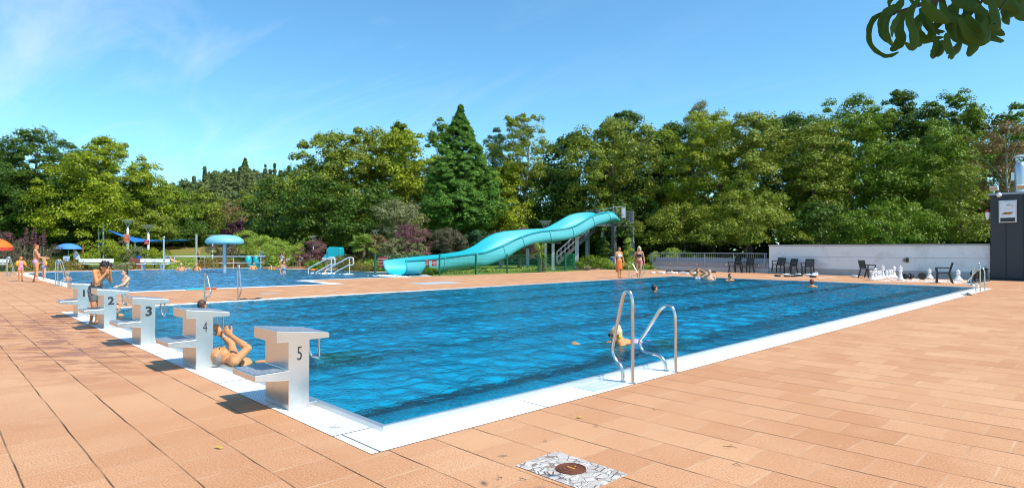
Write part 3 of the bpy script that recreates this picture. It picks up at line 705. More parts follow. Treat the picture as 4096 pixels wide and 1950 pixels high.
S('yellowish-green bush under the pink-purple smoke bush', 1600, 41, 200, 945, 1060, L_GREY, 'dome', cr=.4)
S('dark blue-green smoke bush behind the slide run', 1790, 43, 190, 905, 1040, L_PURG, 'vase', cr=.45)
S('dark blue-green smoke bush further right behind the slide', 1905, 44, 180, 915, 1040, L_BLUG, 'vase', cr=.45)
S('purple-tipped bush above the middle of the slide', 2000, 45, 150, 915, 1040, L_PURG, 'dome', cr=.4)
S('purple-brown bush above the slide near the lamp', 2090, 46, 140, 905, 1040, L_PURP, 'dome', cr=.4)
S('bronze bush between the fan palm and the smoke bush', 1500, 41.5, 110, 930, 1060, L_BRN, 'round', cr=.35)
S('golden-green bush below the turquoise play slide', 1400, 40.5, 140, 1010, 1078, L_HEDGE, 'dome')
S('golden-green bush right of the stair rails', 1470, 39.5, 120, 1030, 1082, L_LIME, 'dome')
S('leafy climber hanging from the slide tower post', 2512, 44, 52, 945, 1075, L_LIME, 'tall', name='climber', cr=.3)
S('climber growing up the inner tower post', 2415, 46, 60, 940, 1080, L_DARK, 'tall', name='climber', cr=.3)
S('green bed of bushes behind the field stones', 2370, 43, 130, 1015, 1078, L_MID, 'dome')
S('yellow-green bed plants left of the blue bin', 2430, 43.5, 60, 1030, 1080, L_LIME, 'dome')
S('bright grass-like clump between the two women', 2515, 42, 90, 1040, 1082, L_LIME, 'dome')
S('bright yellow-green bush at the left end of the railing wall', 2690, 44, 180, 985, 1070, L_LIME, 'dome', cr=.4)
S('small bright bush at the foot of the railing wall', 2590, 42, 60, 1050, 1082, L_LIME, 'dome')
S('bush seen through the railing bars', 2800, 44.5, 140, 1010, 1060, L_YEL, 'dome')
# hedges: long clipped masses, each a thing
def hedge(label, pts, w, h, lm, seed, leaf=.09):
    g = np.random.default_rng(seed); Cs = []; 
    P = [Vector((p[0], p[1], 0)) for p in pts]; Ls = [(P[i+1]-P[i]).length for i in range(len(P)-1)]; Lt = sum(Ls)
    n = int(Lt*w*h*900)+600; s = g.random(n)*Lt; out = np.zeros((n, 3)); nr = np.zeros((n, 3))
    for i in range(n):
        a = s[i]; k = 0
        while k < len(Ls)-1 and a > Ls[k]: a -= Ls[k]; k += 1
        d = (P[k+1]-P[k])/Ls[k]; b = P[k]+d*a; nn = Vector((-d.y, d.x, 0))
        th = g.random()*math.pi; rr = .8+.25*g.random()
        hh = h*(.85+.3*math.sin(s[i]*1.3+seed)+.1*g.normal())
        o2 = nn*(math.cos(th)*w/2*rr); z = abs(math.sin(th))**.6*hh*rr*g.random()**.25
        out[i] = (b.x+o2.x, b.y+o2.y, z); nr[i] = (nn.x*math.cos(th)+g.normal()*.5, nn.y*math.cos(th)+g.normal()*.5, math.sin(th)+g.normal()*.5+.2)
    V, F = leaf_quads(out, nr, leaf, g)
    o = bpy.data.objects.new('hedge', np_mesh('hedge', V, F, lm, False)); COL.objects.link(o)
    return tag(o, label, 'hedge', 'low hedges round the play pool')
a_, b_ = at(-60, 1082), at(345, 1080); hedge('low brown-green hedge behind the mother and the girls', [a_, b_], 1.2, .75, L_HEDGE, 3)
a_, b_ = at(345, 1079), at(540, 1078); hedge('pale dry grass tufts along the lamp bed', [a_, b_], .8, .45, L_GREY, 4, .12)
a_, b_ = at(660, 1077), at(780, 1074); hedge('yellow-green planting behind the two elderly bathers', [a_, b_], .9, .7, L_LIME, 5)
a_, b_ = at(790, 1074), at(985, 1069); hedge('rusty brown hedge behind the long pool rail', [a_, b_], .9, .75, mat('tmp2',(1,1,1)) if 0 else leafmat('leaf_rust', (.10,.045,.015), (.24,.14,.04), c3_=(.2,.2,.04)), 6)
a_, b_ = at(1330, 1082), at(1500, 1086); hedge('golden hedge behind the stair rails', [a_, b_], 1.0, .8, L_HEDGE, 7)
a_, b_ = at(1700, 1097), at(2240, 1078); hedge('ivy and weeds growing under the slide behind the green fence', [a_+Vector((-1.0,.3,0)), b_+Vector((-1.0,0,0))], 1.1, .22, L_LIME, 8, .10)
a_, b_ = at(1690, 1096), at(1745, 1099); hedge('weed clump at the fence corner beside the slide mouth', [a_, b_], .5, .6, L_MID, 9, .10)
a_, b_ = at(560, 1066), at(700, 1063); hedge('grass tufts around the red planter behind the right bench', [a_, b_], .8, .4, L_YEL, 12, .12)

# palms
PALM = leafmat('palm_fronds', (.10,.20,.03), (.30,.38,.06), .4, .3)
def palm(label, u, D, z, r, n, tall, name='fan_palm', seed=1, stiff=.3, z0=0.):
    g = np.random.default_rng(seed); p = far(u, D); t = thing(name, label, 'palm', (p.x, p.y, z0))
    obj('trunk', MB().tube([(0,0,-.1),(.03,.0,tall*.5),(0,.02,tall)], [.11,.10,.09], 8), mat('palm_fibre', (.16,.10,.05), .95, 0, .4, 20, bump=.8, bs=60) if 'palm_fibre' not in bpy.data.materials else bpy.data.materials['palm_fibre'], t, ang=60)
    mb = MB()
    for i in range(n):
        a = g.random()*6.283; el = g.random()*1.7-.45; d = Vector((math.cos(a)*math.cos(el), math.sin(a)*math.cos(el), math.sin(el)))
        if name == 'fan_palm':
            c = Vector((0,0,tall))+d*r*.42; mb.tube([(0,0,tall-.05), c], [.012,.008], 4); sd_ = d.cross(Vector((0,0,1))).normalized(); up = sd_.cross(d)
            for k in range(13):
                an = (k-6)/6*1.35; dd = (d*math.cos(an)+sd_*math.sin(an)).normalized(); L = r*.62*(1-.25*abs(an)/1.35)
                e = c+dd*L-Vector((0,0,.22*L)); w_ = .03*r/.6; m_ = c+dd*L*.5
                mb.add([c, m_+up*.5*w_+dd.cross(up)*w_, e, m_-dd.cross(up)*w_], [(0,1,2,3)])
        else:
            e = Vector((0,0,tall))+d*r-Vector((0,0,stiff*r*max(0,.6-el))); s_ = d.cross(Vector((0,0,1))).normalized()*.03; c = Vector((0,0,tall))
            m_ = (c+e)/2+Vector((0,0,.06)); mb.add([c-s_*.6, m_-s_, e, m_+s_, c+s_*.6], [(0,1,2,3,4)])
    obj('fronds', mb, PALM, t)
palm('fan palm with a shaggy trunk left of the slide mouth', 1455, 39.6, 0, 1.05, 30, 1.6, seed=2)
palm('spiky yucca growing in front of the slide supports, nearer one', 2160, 37.9, 0, .75, 90, 1.25, name='yucca', seed=3)
palm('spiky yucca under the slide, left of the nearer one', 2075, 41, 0, .75, 80, 1.0, name='yucca', seed=4)
palm('short yucca low on the stem of the nearer one', 2172, 38.3, 0, .6, 60, .5, name='yucca', seed=6)

# the near branch hanging into the picture at the top right
BR = leafmat('near_leaf', (.030,.085,.008), (.075,.150,.014), .6, .25)
def hz_up(O, c):           # keep the shading leaves above the framed part of the branch
    p = Vector(c)+O-Vector((CAMX, CAMY, CAMZ)); z = p.dot(_f)
    return z < .1 or p.dot(_u)/z > 1100/FPX or p.dot(_r)/z > 2250/FPX
def near_branch():
    D = 2.0; g = np.random.default_rng(21)
    def pt(u, v, dd=0.): return Vector((CAMX, CAMY, CAMZ)) + ray(u, v)*(D+dd)
    O = pt(3800, 60); t = thing('branch', 'overhanging branch with long curled dark green leaves, top right corner', 'branch', tuple(O))
    def Lc(u, v, dd=0.): return pt(u, v, dd)-O
    stem = MB().tube([Lc(4250,-190,.1), Lc(4050,-70), Lc(3850,-30), Lc(3700,15), Lc(3600,45), Lc(3545,70)], [.012,.010,.008,.006,.004,.002], 6)
    stem.tube([Lc(3980,-60), Lc(3900,40,.05), Lc(3860,90,.05)], [.006,.004,.002], 6).tube([Lc(4080,-90), Lc(4030,-10,-.05), Lc(3990,50,-.05)], [.006,.004,.002], 6)
    obj('stem', stem, BARKD, t, ang=60)
    def leaf(pts, w, dd, tw):
        P = [Lc(u, v, dd) for u, v in pts]
        # smooth the midrib
        Q = []
        for i in range(len(P)-1):
            p0 = P[max(i-1,0)]; p1 = P[i]; p2 = P[i+1]; p3 = P[min(i+2,len(P)-1)]
            for k in range(4):
                s = k/4; Q.append(.5*((2*p1)+(-p0+p2)*s+(2*p0-5*p1+4*p2-p3)*s*s+(-p0+3*p1-3*p2+p3)*s**3))
        Q.append(P[-1]); m_ = len(Q); mb = MB(); vs = []
        for i, p in enumerate(Q):
            T_ = (Q[min(i+1,m_-1)]-Q[max(i-1,0)]).normalized(); view = _f
            s = T_.cross(view).normalized(); n_ = s.cross(T_); a = tw*(.4+i/m_); s2 = s*math.cos(a)+n_*math.sin(a); n2 = s2.cross(T_)
            ww = w*math.sin(math.pi*min(1, (i/(m_-1))*.93+.05))**.7*(1+.08*math.sin(i*1.9))
            vs += [p-s2*ww+n2*ww*.45, p, p+s2*ww+n2*ww*.45]
        mb.add(vs, [f for i in range(m_-1) for f in ((i*3,i*3+1,i*3+4,i*3+3), (i*3+1,i*3+2,i*3+5,i*3+4))])
        o = obj('leaf', mb, BR, t, ang=180)
    px_ = 1.0; W_ = 14*D/FPX*1.32
    L = [([(3540,50),(3500,75),(3483,120),(3490,175),(3530,212),(3560,219),(3595,207)], 1.0), ([(3590,20),(3550,50),(3530,100),(3538,150),(3570,170)], 1.15),
         ([(3640,40),(3610,60),(3597,110),(3610,160),(3595,195)], 1.1), ([(3610,-10),(3605,10),(3585,35),(3560,55),(3545,90)], .9),
         ([(3590,-20),(3562,5),(3562,34)], .6), ([(3680,-5),(3650,40),(3648,90),(3670,150),(3655,190),(3620,170)], 1.1),
         ([(3700,45),(3672,80),(3665,120),(3690,155),(3730,160),(3775,150)], 1.15), ([(3735,50),(3700,40),(3725,110),(3780,125)], 1.2), ([(3600,60),(3585,90),(3575,120),(3570,150)], .8),
         ([(3640,-20),(3655,5),(3690,12)], .7), ([(3740,140),(3752,185),(3740,215),(3725,232)], 1.0), ([(3770,160),(3765,200),(3745,225)], .9),
         ([(3790,130),(3800,180),(3815,215),(3800,232)], 1.3), ([(3850,150),(3840,190),(3820,210),(3792,234)], 1.2), ([(3770,-20),(3790,50),(3850,75),(3900,80)], 1.3),
         ([(3800,20),(3830,90),(3870,150),(3920,170),(3965,160)], 1.35), ([(3860,0),(3880,70),(3920,110),(3990,150),(4018,162)], 1.35), ([(3930,150),(3900,185),(3872,226)], 1.1),
         ([(3840,70),(3880,140),(3930,160),(3965,160)], 1.1), ([(3900,-20),(3930,60),(3975,110),(4020,141)], 1.3), ([(3960,-20),(3990,50),(4000,100),(3985,115)], 1.5),
         ([(4000,-10),(4030,40),(4035,85),(4035,100)], 1.4), ([(4050,-20),(4060,20),(4100,60),(4140,70)], 1.4), ([(4090,-20),(4080,10),(4060,45),(4030,65)], 1.2),
         ([(3850,-30),(3820,40),(3810,110),(3830,170)], 1.3), ([(3760,-30),(3740,30),(3730,90),(3760,140)], 1.3), ([(3890,20),(3860,80),(3860,130),(3880,170)], 1.3),
         ([(3950,40),(3920,90),(3910,140),(3930,170)], 1.3), ([(4120,-60),(4095,0),(4090,40),(4110,75)], 1.3), ([(3700,-30),(3715,30),(3760,70),(3800,90)], 1.2),
         ([(3800,-40),(3840,0),(3900,20),(3960,60)], 1.4), ([(3900,-50),(3960,-10),(4020,10),(4080,50)], 1.4), ([(3970,60),(3950,100),(3960,140),(3940,175)], 1.1),
         ([(3560,60),(3545,110),(3555,150),(3575,185)], .8), ([(3620,130),(3600,160),(3580,190),(3560,200)], .9), ([(3870,60),(3900,100),(3945,120),(3990,115)], 1.2),
         ([(3690,90),(3660,130),(3665,170),(3690,178)], 1.0), ([(3780,80),(3740,110),(3735,150),(3760,165)], 1.1)]
    g2 = np.random.default_rng(77); c0 = np.array(sdir)*.80+np.array([.25,.1,.25]); C_ = c0+g2.normal(size=(2600, 3))*np.array([.30,.30,.16])  # unseen leaf mass added above the frame to shade the branch
    C_ = C_[np.array([hz_up(O, c) for c in C_])]
    V_, F_ = leaf_quads(C_, g2.normal(size=(len(C_), 3))+np.array([0,0,1.2]), .105, g2, .30)
    cn = bpy.data.objects.new('upper_leaves', np_mesh('upper_leaves', V_, F_, BR, False)); COL.objects.link(cn); cn.parent = t
    for i, (p, w_) in enumerate(L): leaf(p, W_*w_, g.random()*.25-.1, g.normal()*.35)
near_branch()
# ================================================================== built things
# ---- pool ladders: pairs of bent steel rails
def rail_path(prof, w):      # prof: (out, z) away from the pool edge; smooth
    P = [Vector((p[0], 0, p[1])) for p in prof]; Q = []
    for i in range(len(P)-1):
        p0 = P[max(i-1,0)]; p1 = P[i]; p2 = P[i+1]; p3 = P[min(i+2,len(P)-1)]
        for k in range(5):
            s = k/5; Q.append(.5*((2*p1)+(-p0+p2)*s+(2*p0-5*p1+4*p2-p3)*s*s+(-p0+3*p1-3*p2+p3)*s**3))
    Q.append(P[-1]); return Q
HI = [(.523,0),(.523,.40),(.523,.70),(.522,.86),(.498,.945),(.459,.969),(.420,.945),(.380,.829),(.314,.561),(.268,.370),(.268,.290),(.313,.215),(.367,.170),(.398,.110),(.403,0)]
LO = [(.523,0),(.523,.35),(.521,.62),(.494,.725),(.420,.762),(.339,.722),(.262,.620),(.114,.405),(.045,.310),(.058,.225),(.130,.178),(.280,.175),(.355,.135),(.395,.066),(.402,0)]
def ladder(label, loc, rz, gap=.85, p1=HI, p2=LO, s=1.0):
    t = thing('pool_ladder', label, 'ladder', loc, rz, 'steel pool ladders')
    for k, p in enumerate((p1, p2)):
        mb = MB().tube([(q_.x*s, (k-.5)*gap, q_.z*s) for q_ in rail_path(p, 0)], .0195*(1 if s == 1 else 1.0), 12)
        mb.lathe([(.034,.004),(.034,.010),(.021,.012)], 14, (p[0][0]*s, (k-.5)*gap, 0)).lathe([(.034,.004),(.034,.010),(.021,.012)], 14, (p[-1][0]*s, (k-.5)*gap, 0))
        obj('handrail', mb, STEEL, t, ang=50)
    for k in range(3):
        obj('rung', MB().box(-.16, -gap/2+.02, -.25-.3*k, -.06, gap/2-.02, -.225-.3*k), STEELB, t)
    return t
ladder('nearest polished ladder with one tall and one low rail, on the white gutter', (0,3.087,0), 0)
ladder('ladder at the far right corner, beside the sandals', (.0, 23.3, 0), 0, p1=HI, p2=LO)
ladder('ladder on the far long edge behind starting block four', (-12.45, 3.09, 0), math.pi, p1=HI, p2=LO, gap=.85)
ladder('ladder on the far long edge in front of the two women', (PX0+.25, 21.85, 0), math.pi, p1=HI, p2=LO, gap=.9)
ladder('ladder of the play pool just behind starting block one', (at(313,1139).x, at(313,1139).y-.15, 0), math.pi/2*-1, gap=.55, p1=HI, p2=HI)
ladder('ladder of the play pool beside the mother and the two girls', (at(100,1103).x, at(100,1103).y-.2, 0), -math.pi/2, gap=.6, p1=HI, p2=HI)
# drain lid with cobbles
m, nt, b = new_mat('cobbles'); q = NT(nt); tcO = q.n('ShaderNodeTexCoord').outputs['Object']
vo = q.n('ShaderNodeTexVoronoi'); vo.feature = 'DISTANCE_TO_EDGE'; vo.inputs['Scale'].default_value = 17; q.l(tcO, vo.inputs['Vector'])
vc = q.n('ShaderNodeTexVoronoi'); vc.inputs['Scale'].default_value = 17; q.l(tcO, vc.inputs['Vector'])
wv = q.n('ShaderNodeTexWhiteNoise'); q.l(vc.outputs['Position'], wv.inputs['Vector'])
c = q.mix(wv.outputs['Value'], (.40,.34,.32), (.56,.51,.48)); gr = q.ramp(vo.outputs['Distance'], .035, .10)
jc = q.mix(q.ramp(q.noise(11, tcO, 4), .42, .55), (.22,.17,.14), (.72,.69,.63))
q.l(q.mix(gr, jc, c), b.inputs['Base Color']); b.inputs['Roughness'].default_value = .85
bn = q.n('ShaderNodeBump'); bn.inputs['Strength'].default_value = 1; bn.inputs['Distance'].default_value = .012
q.l(q.m('ADD', gr, q.m('MULTIPLY', q.noise(60, tcO, 3), .3)), bn.inputs['Height']); q.l(bn.outputs[0], b.inputs['Normal'])
mh = thing('drain_cover', 'rusty round drain cover set in a square of grey cobbles', 'drain cover', (1.695,.285,0))
cbl = MB(); gg = np.random.default_rng(2)
cbl.box(-.298,-.21,-.02, .300,.195,.005)
obj('cobble_surround', cbl, m, mh)
RUST = mat('rusty_iron', (.17,.055,.028), .75, .3, .4, 25, bump=.6, bs=120)
lid = MB(); lid.lathe([(.098,.005),(.098,.012),(.088,.014),(.086,.009),(.080,.009),(.079,.013),(.066,.013),(.065,.010),(.055,.010),(.054,.013),(.040,.013),(.039,.010),(.028,.010),(.026,.013),(.010,.013),(0.0001,.012)], 40)
obj('lid', lid, RUST, mh, ang=30)
ky = MB().box(-.03,-.006,.012,.03,.006,.016).box(-.006,.035,.012,.006,.045,.016); obj('lid_slot', ky, mat('yellow_paint', (.65,.30,.03), .6), mh)
# lettered plate in the gutter grating
pl = thing('steel_plate', 'lettered pale steel plate set in the gutter beside the nearest ladder', 'plate', (.36,2.35,0))
obj('plate', MB().box(-.16,-.28,.0, .13,.27,.009), mat('pale_plate', (.50,.60,.64), .5, .2, .08), pl)
for k, s_ in enumerate(('Schwimmer', 'kein Einstieg')):
    place_text(text_mesh(s_, .062, WHITE, .001, .0008, 1.0), 'lettering', pl, (-.055+.095*k, 0, .0105), (0,1,0), (-1,0,0))
# pair of sandals at the far ladder
BLKP = mat('black_rubber', (.022,.022,.024), .5, 0, .2)
p = at(3862, 1179); sd_ = thing('sandals', 'pair of grey strap sandals beside the far right ladder', 'sandals', tuple(p), .8)
for k, (ox, oy, a) in enumerate(((0,-.09,.1),(.10,.12,-.25))):
    mb = MB(); out = [(-.13,-.035),(-.05,-.04),(.06,-.05),(.12,-.035),(.14,0),(.12,.035),(.06,.04),(-.05,.03),(-.13,.03),(-.145,0)]
    mb.ext([(x,y,0) for x,y in out], (0,0,.022)); mb.tube([(.02,-.045,.02),(.03,-.02,.06),(.03,.02,.06),(.02,.045,.02)], .009, 6).tube([(.11,0,.02),(.06,0,.065),(-.03,-.04,.03)], .007, 6)
    o = obj('sandal', mb, mat('sandal_rubber', (.07,.07,.06), .6) if k == 0 else bpy.data.materials['sandal_rubber'], sd_); o.location = (ox, oy, 0); o.rotation_euler = (0, 0, a)

# ---- small deck clutter near the long far edge
p = at(980,1199); o_ = MB(); gq = np.random.default_rng(4)
def crumple(w, l, h, seed, n=16):
    g = np.random.default_rng(seed); mb = MB(); ph = g.random(6)*6.28; vs = []
    for i in range(n):
        for j in range(n):
            x = (i/(n-1)-.5)*l; y = (j/(n-1)-.5)*w; e = min(i, j, n-1-i, n-1-j)/(n/2)
            z = h*(.3+.7*e)*(.55+.25*math.sin(9*x/l+ph[0]+3*y/w)+.2*math.sin(14*y/w+ph[1]-4*x/l)); vs.append((x+.03*l*math.sin(7*y/w+ph[2]), y+.05*w*math.sin(6*x/l+ph[3]), max(z, .006)))
    mb.add(vs, [(i*n+j, (i+1)*n+j, (i+1)*n+j+1, i*n+j+1) for i in range(n-1) for j in range(n-1)]); return mb
tag(obj('swim_cloth', crumple(.25,.5,.07,1), mat('dark_cloth', (.02,.02,.025), .9), None, 180, loc=tuple(p)), 'crumpled dark and white clothes on the deck, nearer the steel ladder', 'clothes', 'clothes left on the deck')
p = at(1036,1196); tag(obj('swim_cloth', crumple(.2,.5,.06,2), mat('dark_cloth_grey', (.035,.037,.045), .9), None, 180, loc=tuple(p), rz=.8), 'crumpled grey-black clothes on the deck, farther from the steel ladder', 'clothes', 'clothes left on the deck')
p = at(1115,1192); tag(obj('towel', crumple(.15,.6,.03,3), WHITE, None, 180, loc=tuple(p), rz=1.5), 'thin white cloth strip lying at the pool edge', 'towel')
# kickboards at the play pool edge
a_, b_ = at(745,1159), at(865,1155); kb_ = thing('kickboard', 'long turquoise and orange foam float lying on the play pool edge', 'float', tuple(a_))
d_ = (b_-a_); mb = MB().bar((0,0,.03), d_*.62+Vector((0,0,.03)), .30, .045); obj('float_board', mb, mat('foam_turquoise', (.01,.42,.62), .6), kb_, bev=.015)
mb = MB().bar(d_*.63+Vector((0,0,.035)), d_*1.0+Vector((0,0,.035)), .26, .045); obj('float_end', mb, mat('foam_orange', (.75,.12,.02), .6), kb_, bev=.015)
# flat covers in the deck
for (u_, v_, lb) in ((1075,1173,'small grey service lid in the deck between the two pools'),):
    p = at(u_, v_); tag(obj('service_lid', MB().box(-.3,-.3,0,.3,.3,.006), mat('lid_grey', (.42,.33,.28), .7), loc=tuple(p)), lb, 'lid')
p = at(1742,1131); tag(obj('service_lid', MB().box(-.6,-1.0,0,.6,1.0,.006), mat('lid_blue_grey', (.40,.46,.52), .6), loc=tuple(p)), 'large pale blue-grey metal cover in the deck before the slide', 'lid')

# ---- white wall, low wall with railing, dark building
WALLM = mat('white_render', (.78,.78,.78), .85, 0, .05, 1.2, bump=.1, bs=60, grime=((.36,.34,.32), 1.1, .45))
PLINTH = mat('wall_plinth', (.47,.44,.43), .85, 0, .1, 2, grime=((.30,.18,.13), 1.5, .6))
CAPM = mat('wall_coping', (.42,.40,.41), .7, 0, .08, 3)
wl = thing('white_wall', 'long white rendered wall with grey coping behind the giant chess pieces', 'wall', (-11.05,33.40,0))
obj('wall_face', MB().box(0,.03,.33, 10.42,.28,1.60), WALLM, wl)
obj('wall_band', MB().box(0,.022,.98, 10.42,.03,1.0), PLINTH, wl)
obj('plinth', MB().box(0,0,-.02, 10.42,.28,.327), PLINTH, wl)
obj('coping', MB().box(-.03,-.02,1.603, 10.42,.33,1.68), CAPM, wl, bev=.008)
hb = thing('hose_tap', 'small brass hose tap beside a dark box on the white wall', 'tap', (at(3697,1066,.9).x,33.40,.93))
hb.location = (-11.05+ (3697-3070)/(3964-3070)*10.4 - .35, 33.42, .86)
obj('tap_plate', MB().lathe([(.09,0),(.09,.02),(.02,.03)], 16, ax=(0,-1,0)), mat('brass', (.30,.22,.12), .4, .8), hb)
obj('tap_spout', MB().tube([(0,-.02,0),(0,-.12,0),(0,-.14,-.10)], .018, 8), STEEL, hb, ang=60); obj('tap_box', MB().box(.06,-.06,-.10,.18,0,.12), mat('dark_box', (.05,.04,.035), .6), hb)
GREYW = mat('grey_render', (.34,.33,.36), .8, 0, .06, 2, bump=.08, bs=60)
lw = thing('low_wall', 'low grey wall with pale plinth under the galvanised railing', 'wall', (-19.05,33.40,0))
obj('wall_face', MB().box(0,.03,.26, 7.97,.28,.58), GREYW, lw); obj('plinth', MB().box(0,0,-.02, 7.97,.28,.258), mat('pale_plinth', (.55,.49,.46), .85, 0, .08), lw)
obj('raised_panel', MB().box(.02,.30,.50, 7.97,.45,.86), mat('blue_grey_panel', (.24,.27,.33), .6, 0, .06), lw)
for k in range(4): obj('wall_lamp', MB().lathe([(.07,0),(.07,.03),(.03,.045)], 12, (1.35+2.0*k,.02,.46), ax=(0,-1,0)), STEEL, lw)
rl = thing('railing', 'galvanised bar railing mounted on the low grey wall', 'railing', (-19.25,33.38,0))
obj('top_rail', MB().tube([(0,0,.58),(0,0,1.13),(.05,0,1.16),(8.1,0,1.16)], .024, 8), GALV, rl, ang=60)
obj('bottom_rail', MB().box(0,-.012,.565, 8.15,.012,.59), GALV, rl)
for k in range(62):
    x = .13*(k+1); 
    if x < 8.1: obj('baluster', MB().tube([(x,0,.59),(x,0,1.14)], .007, 6), GALV, rl)
for k in range(5): obj('rail_post', MB().box(.15+1.95*k,-.02,.3, .19+1.95*k,.02,1.14), GALV, rl)
# dark building
DK = mat('slate_cladding', (.042,.047,.054), .55, .1, .15, .8)
bx = -.58; by = 33.20
bl = thing('clock_building', 'dark slate-clad flat building carrying the square clock', 'building', (bx,by,0))
obj('cladding', MB().box(0,0,-.05, 9,6,3.93), DK, bl)
for k in range(14): obj('seam', MB().box(.555+.62*k,-.022,.12,.575+.62*k,-.002,3.9), mat('seam_dark', (.022,.025,.034), .6) if k == 0 else bpy.data.materials['seam_dark'], bl)
obj('roof_edge', MB().box(-.06,-.07,3.94, 9.05,6.05,4.04), mat('zinc_edge', (.33,.35,.40), .45, .5), bl)
obj('base_strip', MB().box(0,-.02,-.02, 9,-.003,.1), mat('base_dark', (.015,.016,.02), .7), bl)
def on_bldg(u, v):           # point on the street face of the building
    d = ray(u, v); t = (by-CAMY)/d.y; return Vector((CAMX+d.x*t-bx, 0, CAMZ+d.z*t))
cA, cB = on_bldg(3997,803), on_bldg(4069,889)
cw = cB.x-cA.x; chh = cA.z-cB.z
ck = thing('wall_clock', 'square white clock with dark display strip on the slate building', 'clock', (bx+cA.x, by-.02, cB.z))
FR = mat('clock_frame', (.62,.63,.66), .4, .3, .05); FACE = mat('clock_face', (.80,.81,.83), .4, 0, .03)
obj('frame', MB().box(0,-.16,0, cw,0,chh), FR, ck, bev=.01)
obj('face', MB().box(.05,-.164,.22*chh, cw-.05,-.150,chh-.05), FACE, ck)
obj('display', MB().box(.06,-.166,.04, cw-.06,-.150,.215*chh), mat('display_black', (.012,.006,.006), .2), ck)
fcx, fcz = cw*.48, chh*.77; hh_ = mat('clock_black', (.02,.02,.025), .5)
mk = MB()
for k in range(12):
    a = k*math.pi/6; dx_, dz_ = math.sin(a), math.cos(a); r2 = 1/max(abs(dx_)/(cw*.40), abs(dz_)/(chh*.165)); r1 = r2*.72
    mk.bar((fcx+dx_*r1,-.168,fcz+dz_*r1), (fcx+dx_*r2,-.168,fcz+dz_*r2), .004, .020, up=(0,1,0))
obj('hour_marks', mk, hh_, ck)
for (a, L_, nm) in ((R(62),.26,'hour_hand'), (R(97),.38,'minute_hand')):
    s_ = cw*.9; obj(nm, MB().bar((fcx-math.sin(a)*.06*s_,-.175,fcz-math.cos(a)*.06*s_), (fcx+math.sin(a)*L_*s_,-.175,fcz+math.cos(a)*L_*s_), .006, .028, up=(0,1,0)), hh_, ck)
zb = chh*.41; bd = MB().ext([(cw*.14,-.167,zb-.05),(cw*.66,-.167,zb-.05),(cw*.84,-.167,zb+.06),(cw*.32,-.167,zb+.06)], (0,-.003,0)); bn_o = obj('name_band', bd, mat('band_grey', (.12,.10,.10), .5), ck)
place_text(text_mesh('erdgas', .13, mat('band_orange', (.62,.26,.03), .5), .002, .001, 1.0), 'lettering', bn_o, (cw*.49,-.172,zb+.005), (1,0,0), (0,0,1))
# chimney
cp = on_bldg(4057,780); ch = thing('chimney_flue', 'shiny double-walled metal flue with rain cap on the building roof', 'chimney', (bx+cp.x+.12, by+.9, 4.03))
Hc = 1.42; obj('pipe', MB().lathe([(.26,0),(.24,.03),(.215,.05),(.215,Hc*.5),(.220,Hc*.5),(.220,Hc*.52),(.215,Hc*.52),(.215,Hc*.9),(.17,Hc*.97),(.15,Hc),(.15,Hc+.06)], 24), mat('flue_metal', (.55,.58,.62), .35, .8, .08), ch, ang=40)
obj('rain_cap', MB().lathe([(.27,Hc+.28),(.27,Hc+.30),(.0001,Hc+.40)], 24), STEELB, ch, ang=40)
for k in range(4):
    a = k*math.pi/2+.5; obj('cap_stay', MB().tube([(.14*math.cos(a),.14*math.sin(a),Hc), (.19*math.cos(a),.19*math.sin(a),Hc+.29)], .008, 6), STEEL, ch)
obj('bracket_box', MB().box(-.32,-.06,.62,-.21,.06,1.0), STEELB, ch)
GLS = mat('flood_glass', (.45,.40,.28), .15, .2, .1, 8)
for (u_, lb, ry_) in ((3978,'boxy floodlight on the left roof corner of the slate building', -.35), (4084,'boxy floodlight at the right of the flue on the roof', .3)):
    cp = on_bldg(u_, 786); fl = thing('floodlight', lb, 'floodlight', (bx+cp.x, by-.10, 4.04), ry_, 'roof floodlights')
    obj('stand', MB().box(-.02,-.02,0,.02,.02,.12), STEELB, fl)
    hd = MB().box(-.17,-.06,-.10,.17,.06,.10); hd.xf(Matrix.Translation((0,0,.21)) @ Matrix.Rotation(.35,4,'X')); obj('housing', hd, STEELB, fl, bev=.01)
    gl_ = MB().box(-.15,-.072,-.08,.15,-.058,.08); gl_.xf(Matrix.Translation((0,0,.21)) @ Matrix.Rotation(.35,4,'X')); obj('glass', gl_, GLS, fl)
cp = on_bldg(4000, 793); dl = thing('dome_lamp', 'white round lamp bulb on the roof edge above the clock', 'lamp', (bx+cp.x-.02, by-.12, 3.93))
obj('globe', MB().ell((0,0,0),(.10,.10,.10),16,10), WHITE, dl, ang=180); obj('cup', MB().lathe([(.06,.06),(.05,.14)], 12), STEELB, dl)
cp = on_bldg(3958, 835); al = thing('siren', 'white wall siren with red lamp at the corner of the slate building', 'siren', (bx-.12, by+.1, cp.z-.25))
obj('body', MB().lathe([(.05,-.25),(.09,-.05),(.09,.10)], 14), WHITE, al, ang=50); obj('red_lamp', MB().lathe([(.07,.10),(.07,.2),(.04,.24),(.0001,.25)], 14), mat('red_lens', (.50,.02,.02), .3), al, ang=50); obj('bracket', MB().box(.05,-.02,-.02,.12,.02,.04), STEELB, al)

